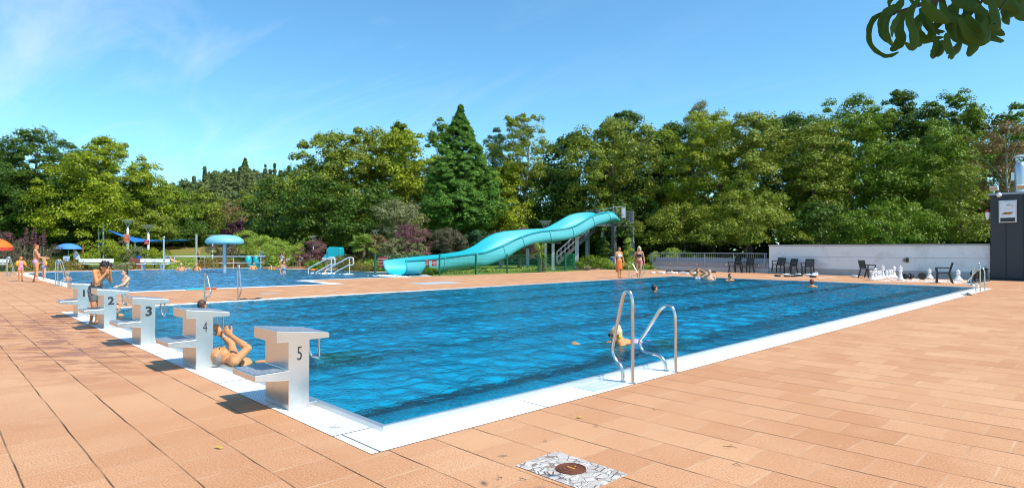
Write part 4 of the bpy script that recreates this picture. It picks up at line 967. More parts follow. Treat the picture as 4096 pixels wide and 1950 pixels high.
# ---- dark garden chairs
CH = mat('dark_plastic', (.022,.024,.022), .45, 0, .15, 5)
def armchair(name, label, loc, rz, H=.87, first=[None]):
    if loc[1] > 32.85:      # keep the legs in front of the wall
        f = (32.85-CAMY)/(loc[1]-CAMY); loc = (CAMX+(loc[0]-CAMX)*f, 32.85, 0)
    if first[0] is not None: return dup(first[0], label, loc, rz)
    t = thing(name, label, 'chair', loc, rz, 'dark plastic garden chairs')
    for sx in (-1, 1):
        obj('leg', MB().bar((sx*.25,-.25,0), (sx*.235,-.22,.43), .055, .055), CH, t, bev=.006)
        obj('leg', MB().bar((sx*.24,.30,0), (sx*.225,.17,.44), .055, .055), CH, t, bev=.006)
        obj('armrest', MB().bar((sx*.275,-.27,.64), (sx*.27,.20,.64), .065, .035).bar((sx*.26,-.23,.42), (sx*.275,-.26,.63), .05, .045), CH, t, bev=.006)
    st = MB().box(-.25,-.26,.41,.25,.20,.44); obj('seat', st, CH, t, bev=.01)
    bk = MB(); a0 = Vector((0,.19,.42)); a1 = Vector((0,.31,.87)); up = (a1-a0)
    def bp(x, s): v = a0+up*s; return (x, v.y, v.z)
    for sx in (-1, 1): bk.bar(bp(sx*.225,0), bp(sx*.225,.97), .035, .03)
    bk.bar(bp(-.225,.93), bp(.225,.93), .03, .075); bk.bar(bp(-.225,.12), bp(.225,.12), .02, .03)
    for k in range(9): bk.bar(bp(-.18+.045*k,.1), bp(-.18+.045*k,.93), .013, .024)
    for k in range(11): bk.bar(bp(-.215,.18+.068*k), bp(.215,.18+.068*k), .012, .022)
    obj('backrest', bk, CH, t)
    first[0] = t; return t
def gp(u, v): p = at(u, v); return (p.x, p.y, 0)
armchair('garden_chair', 'dark chair standing on the white wall side, second from the tilted one', gp(3163,1093), -.35)
c_ = armchair('garden_chair', 'dark chair tipped against its neighbour, leftmost before the white wall', gp(3112,1092), -.15); c_.location.z = .09; c_.rotation_euler = (-.12, .05, -.1)
armchair('garden_chair', 'dark chair standing alone, rightmost of three at the white wall', gp(3232,1093), .0)
armchair('garden_chair', 'dark chair before the railing, farther from the white wall', gp(2940,1088), -.25)
armchair('garden_chair', 'dark chair before the railing, nearer the white wall', gp(2992,1089), -.1)
armchair('garden_chair', 'dark slatted chair turned right, beside the white chess pieces', gp(3468,1110), R(70))
armchair('garden_chair', 'dark chair turned left behind the far right pool ladder', gp(3775,1131), R(-75))
# ---- draughts discs
DW = mat('white_plastic', (.78,.78,.78), .45, 0, .03); DB = mat('black_plastic', (.018,.018,.02), .3, 0, .1)
dk = [None, None]
def disc(u, v, blk, label, tilt=None):
    p = at(u, v); k = int(blk)
    if dk[k] is None:
        mb = MB().lathe([(.150,0),(.158,.012),(.158,.075),(.148,.09),(.12,.09),(.115,.080),(.075,.080),(.07,.088),(.0001,.088)], 24)
        o = obj('draughts_piece', mb, DB if blk else DW, None, 40); dk[k] = o
    else: o = dk[k].copy(); COL.objects.link(o)
    o.location = (p.x, p.y, 0)
    if tilt: o.location.z = .06; o.rotation_euler = tilt
    return tag(o, label, 'game piece', 'giant draughts pieces on the deck')
WL = [(2610,1092),(2637,1091),(2650,1093),(2676,1092),(2690,1093),(2701,1093),(2727,1093),(2736,1094),(2748,1095),(2774,1094)]
for i, (u_, v_) in enumerate(WL): disc(u_, v_, False, ['single white disc, first in the row beside the blonde woman','white disc in the second cluster, behind','white disc in the second cluster, front','white disc, left of a touching trio','white disc, middle of a touching trio','white disc, right of a touching trio','white disc, left of the fourth cluster','white disc, middle of the fourth cluster','white disc, right end of the fourth cluster','white disc just left of the woman lifting her arms'][i])
BL = [(2674,1086.5),(2702,1085.5),(2715,1086.5),(2726,1087.5),(2748,1086.5),(2758,1087.5),(2768,1088.5),(2812,1089.5),(2854,1089.5)]
for i, (u_, v_) in enumerate(BL): disc(u_, v_, True, ['black disc, leftmost of the back row','black disc, first of a black trio in the back row','black disc, second of a black trio in the back row','black disc, third of a black trio in the back row','black disc, first of the second black trio','black disc, second of the second black trio','black disc, third of the second black trio','black disc between the two bathers by the edge','black disc just right of the bald bather'][i])
W2 = [(3140,1101),(3152,1100),(3163,1105),(3192,1099.5),(3230,1101),(3240,1103),(3252,1104)]
for i, (u_, v_) in enumerate(W2): disc(u_, v_, False, ['white disc in front of the tipped chair','white disc partly behind a black one under the middle chair','white disc in front of the middle chair, nearer the pool','white disc right of the middle chair','white disc left of the last cluster under the right chair','white disc in the middle of the last cluster','white disc near the black one in the last cluster'][i])
disc(3262,1104,False,'white disc leaning on edge at the end of the row', (R(42),0,R(-25)))
for i, (u_, v_) in enumerate([(3110,1105.5),(3148,1106),(3176,1106.5),(3170,1101),(3198,1104),(3246,1100),(3252,1109)]): disc(u_, v_, True, ['black disc alone, left of the tipped chair','black disc in front of the white pair','black disc nearest the pool under the middle chair','black disc stacked among white ones','black disc right of the middle chair front','small black disc behind the last white cluster','black disc nearest the pool, last cluster'][i])
p = at(3421,1107); disc(3421,1107,False,'white disc lying alone left of the slatted chair')
# ---- board markings
bd_ = MB(); A = at(3522,1121.5); 
bz0 = Vector((-4.15,28.55,0)); 
def mark(x0,y0,x1,y1): bd_.add([(x0,y0,.004),(x1,y0,.004),(x1,y1,.004),(x0,y1,.004)], [(0,1,2,3)])
P00 = at(3515,1122); P10 = at(3870,1136.5); 
bx0, bx1, by0, by1 = P00.x, P10.x+.2, P00.y-.1, P00.y+3.3
nC = 8; dx8 = (bx1-bx0)/nC; dy8 = (by1-by0)/nC
for i in range(nC):
    for j in range(nC):
        if (i+j) % 2 == 0: mark(bx0+dx8*i+.01, by0+dy8*j+.01, bx0+dx8*(i+1)-.01, by0+dy8*(j+1)-.01)
for (a0, b0, a1, b1) in ((bx0-.05,by0-.05,bx1+.05,by0-.005), (bx0-.05,by1+.005,bx1+.05,by1+.05), (bx0-.05,by0,bx0-.005,by1), (bx1+.005,by0,bx1+.05,by1)): mark(a0,b0,a1,b1)
PAINT = mat('white_marking', (.80,.78,.74), .7, 0, .06, 3)
struct('chessboard_marking', bd_, PAINT)
b2 = MB(); c0 = at(3090,1107); c1 = at(3350,1103)
for (ua,va,ub,vb) in ((3080,1107,3120,1104.5),(3170,1108,3215,1107),(3275,1112,3348,1105),(3262,1107,3308,1105),(3080,1107,3262,1112)):
    a_, b_ = at(ua,va), at(ub,vb); d = (b_-a_).normalized(); n_ = Vector((-d.y, d.x, 0))*.05
    b2.add([(a_-n_).to_tuple()[:2]+(.004,), (b_-n_).to_tuple()[:2]+(.004,), (b_+n_).to_tuple()[:2]+(.004,), (a_+n_).to_tuple()[:2]+(.004,)], [(0,1,2,3)])
struct('draughts_marking', b2, PAINT)
# ---- giant chess pieces
BASE = [(.165,0),(.175,.015),(.175,.055),(.165,.065),(.158,.085),(.125,.10),(.118,.125)]
PROFS = {
 'pawn': (BASE+[(.085,.17),(.062,.24),(.055,.29),(.095,.305),(.098,.325),(.060,.345),(.075,.375),(.080,.405),(.070,.44),(.035,.465),(.018,.475),(.022,.492),(.0001,.505)]),
 'rook': (BASE+[(.090,.17),(.070,.28),(.068,.33),(.105,.345),(.108,.37),(.095,.385),(.112,.45),(.112,.47),(.075,.47),(.070,.44),(.0001,.44)]),
 'bishop': (BASE+[(.080,.20),(.055,.33),(.050,.38),(.092,.40),(.094,.42),(.055,.44),(.085,.50),(.086,.53),(.060,.585),(.025,.615),(.020,.625),(.026,.645),(.0001,.665)]),
 'queen': (BASE+[(.085,.20),(.060,.36),(.056,.43),(.105,.455),(.108,.475),(.062,.50),(.066,.53),(.105,.62),(.112,.635),(.075,.635),(.05,.65),(.03,.665),(.036,.69),(.0001,.715)]),
 'king': (BASE+[(.090,.20),(.066,.38),(.062,.46),(.115,.485),(.118,.505),(.070,.53),(.072,.56),(.115,.66),(.118,.68),(.085,.68),(.055,.70),(.0001,.705)])}
def horse(mb):
    prof = [(-.085,.12),(-.10,.20),(-.075,.30),(-.06,.36),(-.12,.33),(-.165,.345),(-.17,.385),(-.10,.44),(-.055,.50),(-.02,.525),(.0,.50),(.055,.46),(.09,.38),(.095,.28),(.085,.18),(.09,.12)]
    mb.ext([(x, -.045, z) for x, z in prof], (0,.09,0)); return mb
def chessman(kind, u, v, blk, label, s=.86, rz=0, lie=None):
    p = at(u, v); t = thing('chess_'+kind, label, 'chess piece', (p.x, p.y, 0), rz, 'giant '+('black' if blk else 'white')+' chess pieces')
    m_ = DB if blk else DW
    if kind == 'knight':
        obj('base', MB().lathe([(r*s, z*s) for r, z in BASE]+[(.09*s,.125*s)], 20), m_, t, ang=35); h_ = horse(MB()); h_.xf(Matrix.Scale(s, 4)); obj('horse_head', h_, m_, t, bev=.012)
    else:
        obj('body', MB().lathe([(r*s, z*s) for r, z in PROFS[kind]], 20), m_, t, ang=35)
        if kind == 'king': obj('cross', MB().box(-.012*s,-.03*s,.70*s,.012*s,.03*s,.80*s).ell((0,0,.745*s),(.035*s,.04*s,.035*s)), m_, t)
        if kind == 'rook':
            for k in range(5):
                a = k*1.2566; mb = MB().box(-.022,-.022,0,.022,.022,.04); mb.xf(Matrix.Translation((.092*s*math.cos(a), .092*s*math.sin(a), .468*s)) @ Matrix.Rotation(a, 4, 'Z')); obj('battlement', mb, m_, t)
    if lie is not None: t.rotation_euler = lie; t.location.z = .175*s
    return t
cm = chessman
cm('rook',3489,1120,False,'white rook at the front left of the chess group')
cm('queen',3502,1119,False,'white queen standing second in the front left cluster', .80)
cm('pawn',3512,1117,False,'white pawn half hidden beside the white queen')
cm('pawn',3520,1115,False,'white pawn between the queen and the left king')
cm('king',3531,1113,False,'white king standing in the middle of the white row', .84)
cm('pawn',3547,1113,False,'white pawn directly right of the middle king')
cm('pawn',3558,1112,False,'white pawn, second right of the middle king')
cm('pawn',3566,1111,False,'white pawn next to the white bishop')
cm('bishop',3576,1110.5,False,'white bishop at the right end of the white row', .93)
cm('king',3602,1120,False,'white king standing alone on the board squares', .86)
cm('pawn',3718,1114,False,'white pawn alone on the board right of the fallen piece', .98)
cm('pawn',3833,1122,False,'white pawn behind the far pool ladder', 1.02)
cm('pawn',3620,1115,True,'fallen black pawn showing its round base, left one', .8, lie=(R(90),0,R(40)))
cm('pawn',3642,1115,True,'fallen black pawn showing its round base, right one', .8, lie=(R(90),0,R(20)))
cm('pawn',3690,1118,True,'fallen black pawn with its head to the right', .95, lie=(R(90),0,R(-160)))
cm('bishop',3887,1132,True,'black bishop at the front left of the black group', .80)
cm('pawn',3900,1131,True,'black pawn beside the front black bishop', .92)
cm('pawn',3906,1130,True,'black pawn in the middle of the black row', .92)
cm('knight',3912,1128.5,True,'black knight between the pawns', .95)
cm('rook',3916,1127,True,'black rook toward the back of the black group', .95)
cm('queen',3927,1125.5,True,'black queen near the back of the black group', .84)
cm('bishop',3935,1125,True,'black bishop beside the black king', .88)
cm('king',3944,1124,True,'black king, rightmost of all chess pieces', .82)
# ================================================================== slide, fence, lamps, benches
TQ = mat('turquoise_gelcoat', (.003,.39,.46), .5, 0, .05, 1.5)
TQO = mat('turquoise_outside', (.075,.42,.46), .5, 0, .08, 6, bump=.15, bs=18)
TQR = mat('rim_shadow_turquoise', (.006,.13,.17), .5, 0, .05)
def P3(u, v, D): return Vector((CAMX, CAMY, CAMZ)) + ray(u, v)*D
# stations along the run: depth, near-rim (u,v), far-rim (u,v), lowest line (u,v)
ST = [  # from the mouth upwards
 (32.6,(1622,1040),(1533,1042),(1590,1102)),
 (33.2,(1668,1037),(1600,1033),(1640,1100)),
 (34.2,(1740,1031),(1690,1024),(1715,1090)),
 (35.6,(1820,1021),(1775,1015),(1795,1078)),
 (36.8,(1895,1011),(1850,1003),(1870,1068)),
 (37.6,(1940,1006),(1900,981),(1925,1062)),
 (38.3,(1982,991),(1938,955),(1972,1045)),
 (38.9,(2024,974),(1975,936),(2018,1024)),
 (39.4,(2066,953),(2020,925),(2062,998)),
 (39.9,(2112,936),(2075,920),(2110,980)),
 (40.4,(2160,924),(2128,916),(2160,972)),
 (40.9,(2210,918),(2180,912),(2210,967)),
 (41.4,(2255,913),(2215,896),(2250,959)),
 (41.9,(2300,901),(2248,877),(2290,946)),
 (42.4,(2340,879),(2285,858),(2335,922)),
 (42.9,(2378,858),(2332,850),(2375,905)),
 (43.5,(2415,849),(2372,851),(2412,896)),
 (44.2,(2445,846),(2400,866),(2446,888)),
 (44.8,(2470,868),(2428,872),(2470,889)),
]
def slide():
    O = at(2100, 1078); t = thing('water_slide', 'long wavy turquoise water slide running down to the play pool', 'water slide', tuple(O))
    keys = ST; N_ = 72; rows = []
    def cr(vals, s):
        n = len(vals)-1; x = s*n; i = min(int(x), n-1); f = x-i; p = [vals[max(i-1,0)], vals[i], vals[i+1], vals[min(i+2,n)]]
        return .5*((2*p[1])+(-p[0]+p[2])*f+(2*p[0]-5*p[1]+4*p[2]-p[3])*f*f+(-p[0]+3*p[1]-3*p[2]+p[3])*f**3)
    nr = [P3(*k[1], k[0]) for k in keys]; fr = [P3(*k[2], k[0]+1.25) for k in keys]; lo = [P3(*k[3], k[0]+.45) for k in keys]
    K = 18; inner = MB(); outer = MB(); vsI = []; vsO = []; rn = []; rf = []
    for i in range(N_+1):
        s = i/N_; A = cr(nr, s)-O; B = cr(fr, s)-O; L = cr(lo, s)-O; M = (A+B)/2; dn = L-M
        rn.append(A); rf.append(B)
        for k in range(K+1):
            th = math.pi*k/K; c_ = math.cos(th); s_ = math.sin(th)
            sup = abs(s_)**.52; p = M + (A-B)/2*c_*(1.0 if abs(c_) < .99 else 1) + dn*sup
            vsO.append(p+ (A-B).normalized()*0); vsI.append(p*1.0 - dn.normalized()*.035*min(1, sup+.2) - (A-B).normalized()*c_*.03)
    f = [(i*(K+1)+k, i*(K+1)+k+1, (i+1)*(K+1)+k+1, (i+1)*(K+1)+k) for i in range(N_) for k in range(K)]
    inner.add(vsI, f); outer.add(vsO, [tuple(reversed(q_)) for q_ in f])
    # mouth edge strip joins the two skins
    outer.add(vsO[:K+1]+vsI[:K+1], [(k, k+1, K+2+k, K+1+k) for k in range(K)])
    obj('chute', inner, TQ, t, ang=180); obj('outer_shell', outer, TQO, t, ang=60)
    for nm, rr in (('near_rim', rn), ('far_rim', rf)):
        mb = MB(); n_ = len(rr); vs = []
        for i, p in enumerate(rr):
            T_ = (rr[min(i+1,n_-1)]-rr[max(i-1,0)]).normalized(); sdn = T_.cross(Vector((0,0,1))).normalized()
            if (p-(rn[i]+rf[i])/2).dot(sdn) < 0: sdn = -sdn
            vs += [p-sdn*.03+Vector((0,0,.02)), p+sdn*.05+Vector((0,0,.015)), p+sdn*.05-Vector((0,0,.045)), p-sdn*.03-Vector((0,0,.03))]
        mb.add(vs, [(i*4+k, i*4+(k+1) % 4, (i+1)*4+(k+1) % 4, (i+1)*4+k) for i in range(n_-1) for k in range(4)]); obj(nm, mb, TQ, t, ang=40)
        m2 = MB(); m2.tube([p+Vector((0,0,-.07)) for p in rr], .055, 6); obj('painted_rim_shadow', m2, TQR, t, ang=60) if nm == 'near_rim' else None  # dark tube stands in for the shadow under the near rim's overhang
    for s in (.012, .15, .245, .375, .475, .60, .72, .83, .93):
        i = int(s*N_); ring_ = [Vector(vsO[i*(K+1)+k]) for k in range(K+1)]; M = (ring_[0]+ring_[-1])/2
        pts = [p+(p-M).normalized()*.025 for p in ring_]
        obj('joint_flange', MB().tube(pts, .032, 6), TQO if s > .02 else TQ, t, ang=60)
    return t
slide()
DKS = mat('slide_steelwork', (.13,.135,.13), .55, .4, .15, 3); LGS = mat('light_steelwork', (.44,.48,.50), .5, .4, .12, 3)
def support(u, v, vt, lb, wdt=.22):
    p = at(u, v); h_ = hz(vt, dist(p)); t = thing('slide_support', lb, 'support post', tuple(p), YAW, 'steel posts carrying the slide')
    obj('post', MB().box(-wdt/2,-.012,0,wdt/2,.012,h_).box(-.012,-wdt/2,0,.012,wdt/2,h_).box(-wdt/2,-wdt/2,0,wdt/2,-wdt/2+.015,h_), LGS, t)
    obj('base_plate', MB().box(-.2,-.2,0,.2,.2,.02), LGS, t); obj('cross_arm', MB().box(-.75,-.06,h_-.02,.55,.06,h_+.08), DKS, t)
support(2003,1078,1035,'short slide support, leftmost under the slide',.22)
support(2110,1077,992,'slide support left of the yucca',.24)
support(2212,1078,972,'slide support right of the yucca',.20)
support(2307,1074,944,'slide support in front of the stairs',.26)
# tower
def tower():
    O = at(2462,1068); t = thing('slide_tower', 'dark steel slide tower with railed platform and open stairs', 'slide tower', (O.x,O.y,0), 0)
    D0 = dist(O); pz = hz(893, D0)
    def L(u, D, z=0): p = far(u, D); return Vector((p.x-O.x, p.y-O.y, z))
    Lf, Rt = L(2456, D0), L(2530, D0+.6); back = (_f.copy()); back.z = 0; back.normalize(); bk = back*2.4
    # platform slab
    ex = (Rt-Lf).normalized(); 
    P_ = [L(2385, D0+.0), Rt+ex*.1, Rt+ex*.1+bk, L(2385, D0)+bk]
    obj('platform', MB().ext([Vector((p.x,p.y,pz-.22)) for p in P_], (0,0,.22)), DKS, t)
    for i_, (p, w_) in enumerate(((Lf, .30), (Rt, .24), (Lf+bk, .24), (Rt+bk, .24), (L(2412, D0+1.2), .2), (L(2350, D0+1.6), .24))):
        obj('post', MB().box(p.x-w_/2,p.y-w_/2,0,p.x+w_/2,p.y+w_/2,pz-.22), DKS if i_ in (0,2,3) else LGS, t)
    RL = mat('rail_steel', (.30,.32,.34), .4, .4, .1)
    def panel(a, b, h_, z0=pz, n=10, name='railing_panel'):
        mb = MB(); mb.tube([a+Vector((0,0,z0+.06)), a+Vector((0,0,z0+h_)), b+Vector((0,0,z0+h_)), b+Vector((0,0,z0+.06))], .034, 6, closed=True)
        for k in range(1, n): q_ = a+(b-a)*k/n; mb.tube([q_+Vector((0,0,z0+.06)), q_+Vector((0,0,z0+h_))], .011, 5)
        obj(name, mb, RL, t)
    panel(L(2453,D0-.1), L(2502,D0), 1.30, n=8); panel(L(2503,D0), Rt+ex*.12, .95, n=8)
    panel(L(2346,D0+1.4), L(2395,D0+1.4), 1.12, z0=pz, n=10)
    panel(Rt+ex*.1, Rt+ex*.1+bk, .95, n=12); panel(L(2395,D0+2.4), Rt+bk, 1.05, n=22)
    obj('handrail', MB().tube([L(2395,D0+1.2,pz+1.1), L(2450,D0+.1,pz+1.25)], .035, 8), mat('pale_blue_rail', (.30,.55,.62), .4, .2), t)
    a_ = L(2486,D0-.05,0); obj('info_board', MB().ext([a_+Vector((0,0,pz+.45)), L(2501,D0-.05,pz+.45), L(2501,D0-.05,pz+1.22), a_+Vector((0,0,pz+1.22))], -back*.03), mat('pale_board', (.50,.52,.54), .5), t)
    # stairs going down to the left behind the slide
    s0 = L(2398, D0+1.9, pz-.05); s1 = L(2228, D0+1.0, .25); n = 17
    side = back*.45
    for sg in (-1, 1): obj('stringer', MB().bar(s0+side*sg, s1+side*sg, .05, .22), DKS, t)
    for k in range(n):
        c_ = s0+(s1-s0)*(k+.5)/n; dd = ex*.14; obj('stair_tread', MB().ext([c_-dd-side, c_+dd-side, c_+dd+side, c_-dd+side], (0,0,.035)), LGS, t)
    for sg in (-1, 1):
        mb = MB().tube([s0+side*sg+Vector((0,0,.95)), s1+side*sg+Vector((0,0,.95)), s1+side*sg], .022, 6)
        mb.tube([s0+side*sg+Vector((0,0,.5)), s1+side*sg+Vector((0,0,.5))], .014, 6)
        for k in range(0, 12): q_ = s0+(s1-s0)*k/11+side*sg; mb.tube([q_, q_+Vector((0,0,.95))], .012, 5)
        obj('stair_railing', mb, LGS, t)
    obj('pump_pipe', MB().tube([L(2450,D0+1.6,pz-.75), L(2505,D0+1.4,pz-.75), L(2518,D0+1.4,pz-.8), L(2518,D0+1.4,.9)], .09, 10), mat('pale_pipe', (.38,.40,.36), .5), t, ang=60)
tower()
# ---- green wire fence
FG = mat('fence_green', (.005,.13,.065), .5, .1, .08)
m, nt, b = new_mat('wire_mesh'); q = NT(nt)
FENCE = [(-26.99,16.4),(-21.45,16.9),(-21.3,19.3),(-21.3,21.7),(-21.45,24.5),(-21.8,27.4),(-22.9,29.6)]
FB = [(-26.99,16.4),(-26.3,19.0),(-25.9,23.0)]
fe = thing('wire_fence', 'dark green wire mesh fence with posts round the foot of the slide', 'fence', (0,0,0))
def wire_panel(a, b, h_=1.06, n=None):
    a = Vector((*a, 0)); b = Vector((*b, 0)); L_ = (b-a).length; n = n or int(L_/.055); mb = MB(); d = (b-a).normalized(); s = Vector((-d.y, d.x, 0))*.004
    for k in range(1, n): p = a+(b-a)*k/n; mb.bar(p+Vector((0,0,.05)), p+Vector((0,0,h_)), .005, .005)
    for z in [.06+.2*i for i in range(6)]: mb.bar(a+s+Vector((0,0,z)), b+s+Vector((0,0,z)), .006, .010)
    return mb
for i in range(1, len(FENCE)-1):
    if i != 5: obj('mesh_panel', wire_panel(FENCE[i], FENCE[i+1]), FG, fe)
for i in range(2): obj('mesh_panel', wire_panel(FB[i], FB[i+1]), FG, fe)
for i, (x, y) in enumerate(FENCE[0:]+FB[1:]):
    obj('fence_post', MB().box(x-.045,y-.03,0,x+.045,y+.03,1.12), FG, fe)
# gate
ga = Vector((-21.8,27.4,0)); gb = Vector((-22.9,29.6,0)); gt = MB(); g0 = ga+(gb-ga)*.06; g1_ = ga+(gb-ga)*.94
gt.bar(g0, g0+Vector((0,0,1.1)), .06, .06).bar(g1_, g1_+Vector((0,0,1.1)), .06, .06).bar(g0+Vector((0,0,1.07)), g1_+Vector((0,0,1.07)), .05, .05).bar(g0+Vector((0,0,.12)), g1_+Vector((0,0,.12)), .05, .05)
gate = obj('gate', gt, FG, fe); wg = wire_panel((g0.x,g0.y), (g1_.x,g1_.y), 1.05); obj('gate_mesh', wg, FG, gate)
# short separate post at slide mouth
RED = mat('sign_red', (.42,.012,.022), .45, 0, .04)
def sign(name, label, loc, xdir, w_, h_, lines, m_, ts, th=.012, frame=None):
    t = thing(name, label, 'sign', loc, math.atan2(xdir[1], xdir[0]))
    pn = obj('panel', MB().box(-w_/2,-th,0,w_/2,0,h_), m_, t, bev=.004)
    n = len(lines)
    for k, s_ in enumerate(lines):
        if s_: place_text(text_mesh(s_, ts, WHITE, .002, .001, 1.0), 'lettering', pn, (0,-th-.003,h_*(1-(k+.75)/(n+.5))), (1,0,0), (0,0,1))
    return t
A_ = Vector((-26.99,16.4,0)); fd = Vector((_r0.x,_r0.y,0))
p = P3(1532,1060,36.2); sign('warning_sign', 'large dark red sign partly hidden behind the slide mouth', (p.x, p.y, .34), fd, .52, .60, ['Das Hochklettern','auf der Rutsche','ist verboten'], RED, .085)
p1_ = P3(1708,1046,33.6); sign('warning_sign', 'small red notice on the fence, left of the pair', (p1_.x,p1_.y,.50), fd, .26, .33, ['Rutschen','nur','einzeln und','Bereich sofort','verlassen'], RED, .038)
p2_ = P3(1737,1046,32.9); sign('warning_sign', 'small red notice on the fence, right of the pair', (p2_.x,p2_.y,.48), fd, .25, .33, ['','Aufenthalt','im Rutschen-','bereich','verboten'], RED, .040)
o = thing('fence_stand', 'narrow grey post with green frame carrying the left red notice', 'post', (p1_.x, p1_.y, 0)); obj('post', MB().box(-.20,-.02+.05,0,-.15,.02+.05,.9), FG, o); obj('grey_plate', MB().ext([(-.10,.06,.1),(.02,.06,.1),(.12,.06,.55),(.12,.06,.75),(-.12,.06,.75)], (0,.02,0)), STEELB, o)
# ---- lamps
LW = mat('lamp_white', (.80,.80,.80), .4, 0, .03); LG = mat('lamp_glass', (.50,.53,.55), .3, .2, .05)
def lamp(label, u, vb, vt, r, D=None, s=1.0):
    p = at(u, vb) if D is None else far(u, D); D_ = dist(p); H_ = hz(vt, D_)-0
    t = thing('lamp_post', label, 'lamp', (p.x, p.y, 0), 0, 'dish-topped park lamps')
    obj('pole', MB().lathe([(r*1.0,0),(r,H_-.75*s),(r*.6,H_-.73*s),(r*.5,H_-.62*s)], 16), LW, t, ang=40)
    st = MB()
    for k in range(4): a = k*math.pi/2+.4; st.tube([(.03*math.cos(a),.03*math.sin(a),H_-.64*s), (.30*s*math.cos(a),.30*s*math.sin(a),H_-.22*s)], .012, 5)
    obj('stays', st, LW, t)
    obj('reflector_dish', MB().lathe([(.20*s,H_-.28*s),(.48*s,H_-.05*s),(.50*s,H_-.03*s),(.48*s,H_-.02*s),(.0001,H_)], 28), LG, t, ang=40)
    return t
lamp('tallest white lamp post carrying the orange notice', 510, 1059, 880, .10)
lamp('second white lamp post with a small red notice', 593, 1040, 901, .095, D=50, s=.98)
lamp('low dish lamp half hidden between the two notice lamps', 540, 1040, 934, .08, D=66, s=.95)
lamp('dish lamp peeping out behind the turquoise mushroom', 850, 1040, 940, .08, D=64, s=.95)
lamp('dish lamp rising from the pink smoke bush', 1253, 1040, 943, .06, D=47, s=.55)
lamp('dish lamp between fan palm and smoke bushes', 1501, 1040, 920, .06, D=44.5, s=.62)
lamp('dish lamp standing behind the middle of the slide', 2182, 1040, 883, .09, D=44, s=.95)
p = at(510,1059); D_ = dist(p)
sign('notice_board', 'orange notice with white lines on the tallest white lamp post', (p.x+_f.x*-.12, p.y+_f.y*-.12, hz(972,D_)), fd, .54, .76, ['Baden nur mit','Badebekleidung','gestattet','','Kein Zutritt','mit Schuhen'], mat('sign_orange', (.72,.10,.015), .5, 0, .04), .078)
p = far(590,50); sign('notice_board', 'small red notice on the second white lamp post', (p.x-_f.x*.12, p.y-_f.y*.12, hz(978,50)), fd, .40, .36, ['Rasen','freihalten'], RED, .085)
# ---- shade sail with poles
SAIL = mat('blue_sail', (.012,.16,.55), .7, 0, .06, 2)
def pole(label, u, v, vt, r, m_, D=None, gr=None, nm='pole'):
    p = at(u, v) if D is None else far(u, D); D_ = dist(p); return tag(obj(nm, MB().lathe([(r,-.2),(r,hz(vt,D_)),(.0001,hz(vt,D_)+.01)], 12), m_, None, 40, loc=(p.x,p.y,0)), label, 'pole', gr)
GP = 'steel poles of the blue shade sail'
pole('grey sail pole at the left corner, taller one', 413, 0, 891, .08, LGS, D=62, gr=GP, nm='sail_pole'); pole('grey sail pole at the left corner, shorter one', 395, 0, 917, .07, LGS, D=64, gr=GP, nm='sail_pole'); pole('slanted steel sail pole right of the sail tip', 785, 0, 937, .11, LGS, D=58, gr=GP, nm='sail_pole')
a_ = P3(428,918,60); b_ = P3(748,957,56); d_ = P3(535,972,55)
sa = thing('shade_sail', 'bright blue shade sail stretched between poles behind the lamps', 'shade sail', (0,0,0)); mb = MB(); n = 14; vs = []
for i in range(n+1):
    s = i/n
    top = a_.lerp(b_, s)+Vector((0,0,-.45*math.sin(math.pi*s)**1)); e = a_.lerp(d_, min(1, s*1.9)) if s < .5 else d_.lerp(b_, (s-.5)*2)
    e = Vector(e)+Vector((0,0,.10*math.sin(math.pi*s)))
    for k in range(4): vs.append(Vector(top).lerp(e, k/3)+Vector((0,0,-.15*math.sin(math.pi*k/3))))
mb.add(vs, [(i*4+k, i*4+k+1, i*4+k+5, i*4+k+4) for i in range(n) for k in range(3)]); so = obj('cloth', mb, SAIL, sa, ang=180)
sm_ = so.modifiers.new('thick', 'SOLIDIFY'); sm_.thickness = .01
obj('rope', MB().tube([b_, P3(785,955,58)], .012, 5), STEEL, sa)
# shower post
p = at(655,1081); D_ = dist(p); sh = thing('shower_post', 'slim steel shower post with rounded head between bench and rail', 'shower', (p.x,p.y,0)); H_ = hz(950,D_)
obj('column', MB().tube([(0,0,0),(0,0,H_-.05)], .055, 12), STEELB, sh, ang=60); obj('head', MB().lathe([(.06,H_-.1),(.09,H_-.02),(.08,H_+.06),(.0001,H_+.1)], 14), STEEL, sh, ang=60)
# ---- benches
def bench(label, u, v, rz=None, L_=2.35, H_=.72, u2=None):
    p = at(u, v); t = thing('bench', label, 'bench', (p.x,p.y,0), YAW if rz is None else rz, 'slatted pool benches')
    w_ = mat('bench_slats', (.82,.82,.80), .5, 0, .03) if 'bench_slats' not in bpy.data.materials else bpy.data.materials['bench_slats']
    obj('backrest', MB().box(-L_/2,.20,.52,L_/2,.24,H_-.10).box(-L_/2,.215,H_-.09,L_/2,.255,H_+.02), w_, t, bev=.006)
    obj('seat', MB().box(-L_/2,-.20,.40,L_/2,-.06,.435).box(-L_/2,-.05,.40,L_/2,.07,.435).box(-L_/2,.08,.40,L_/2,.19,.435), w_, t, bev=.006)
    for sx in (-1, 1):
        obj('leg', MB().box(sx*(L_/2-.35)-.045,-.16,0,sx*(L_/2-.35)+.045,-.06,.40), LGS, t); obj('leg', MB().bar((sx*(L_/2-.35),.14,0), (sx*(L_/2-.35),.20,.62), .07, .06), LGS, t)
    return t
bench('white bench behind the boy, under the grey-blue towel', 375, 1080, L_=2.3)
bench('white bench between the second lamp and the shower post', 612, 1080, L_=1.95)
bench('white bench cut off at the left picture edge', -25, 1083, L_=1.5)
bench('cream bench under the light green shrub', 1170, 1066, L_=1.55)
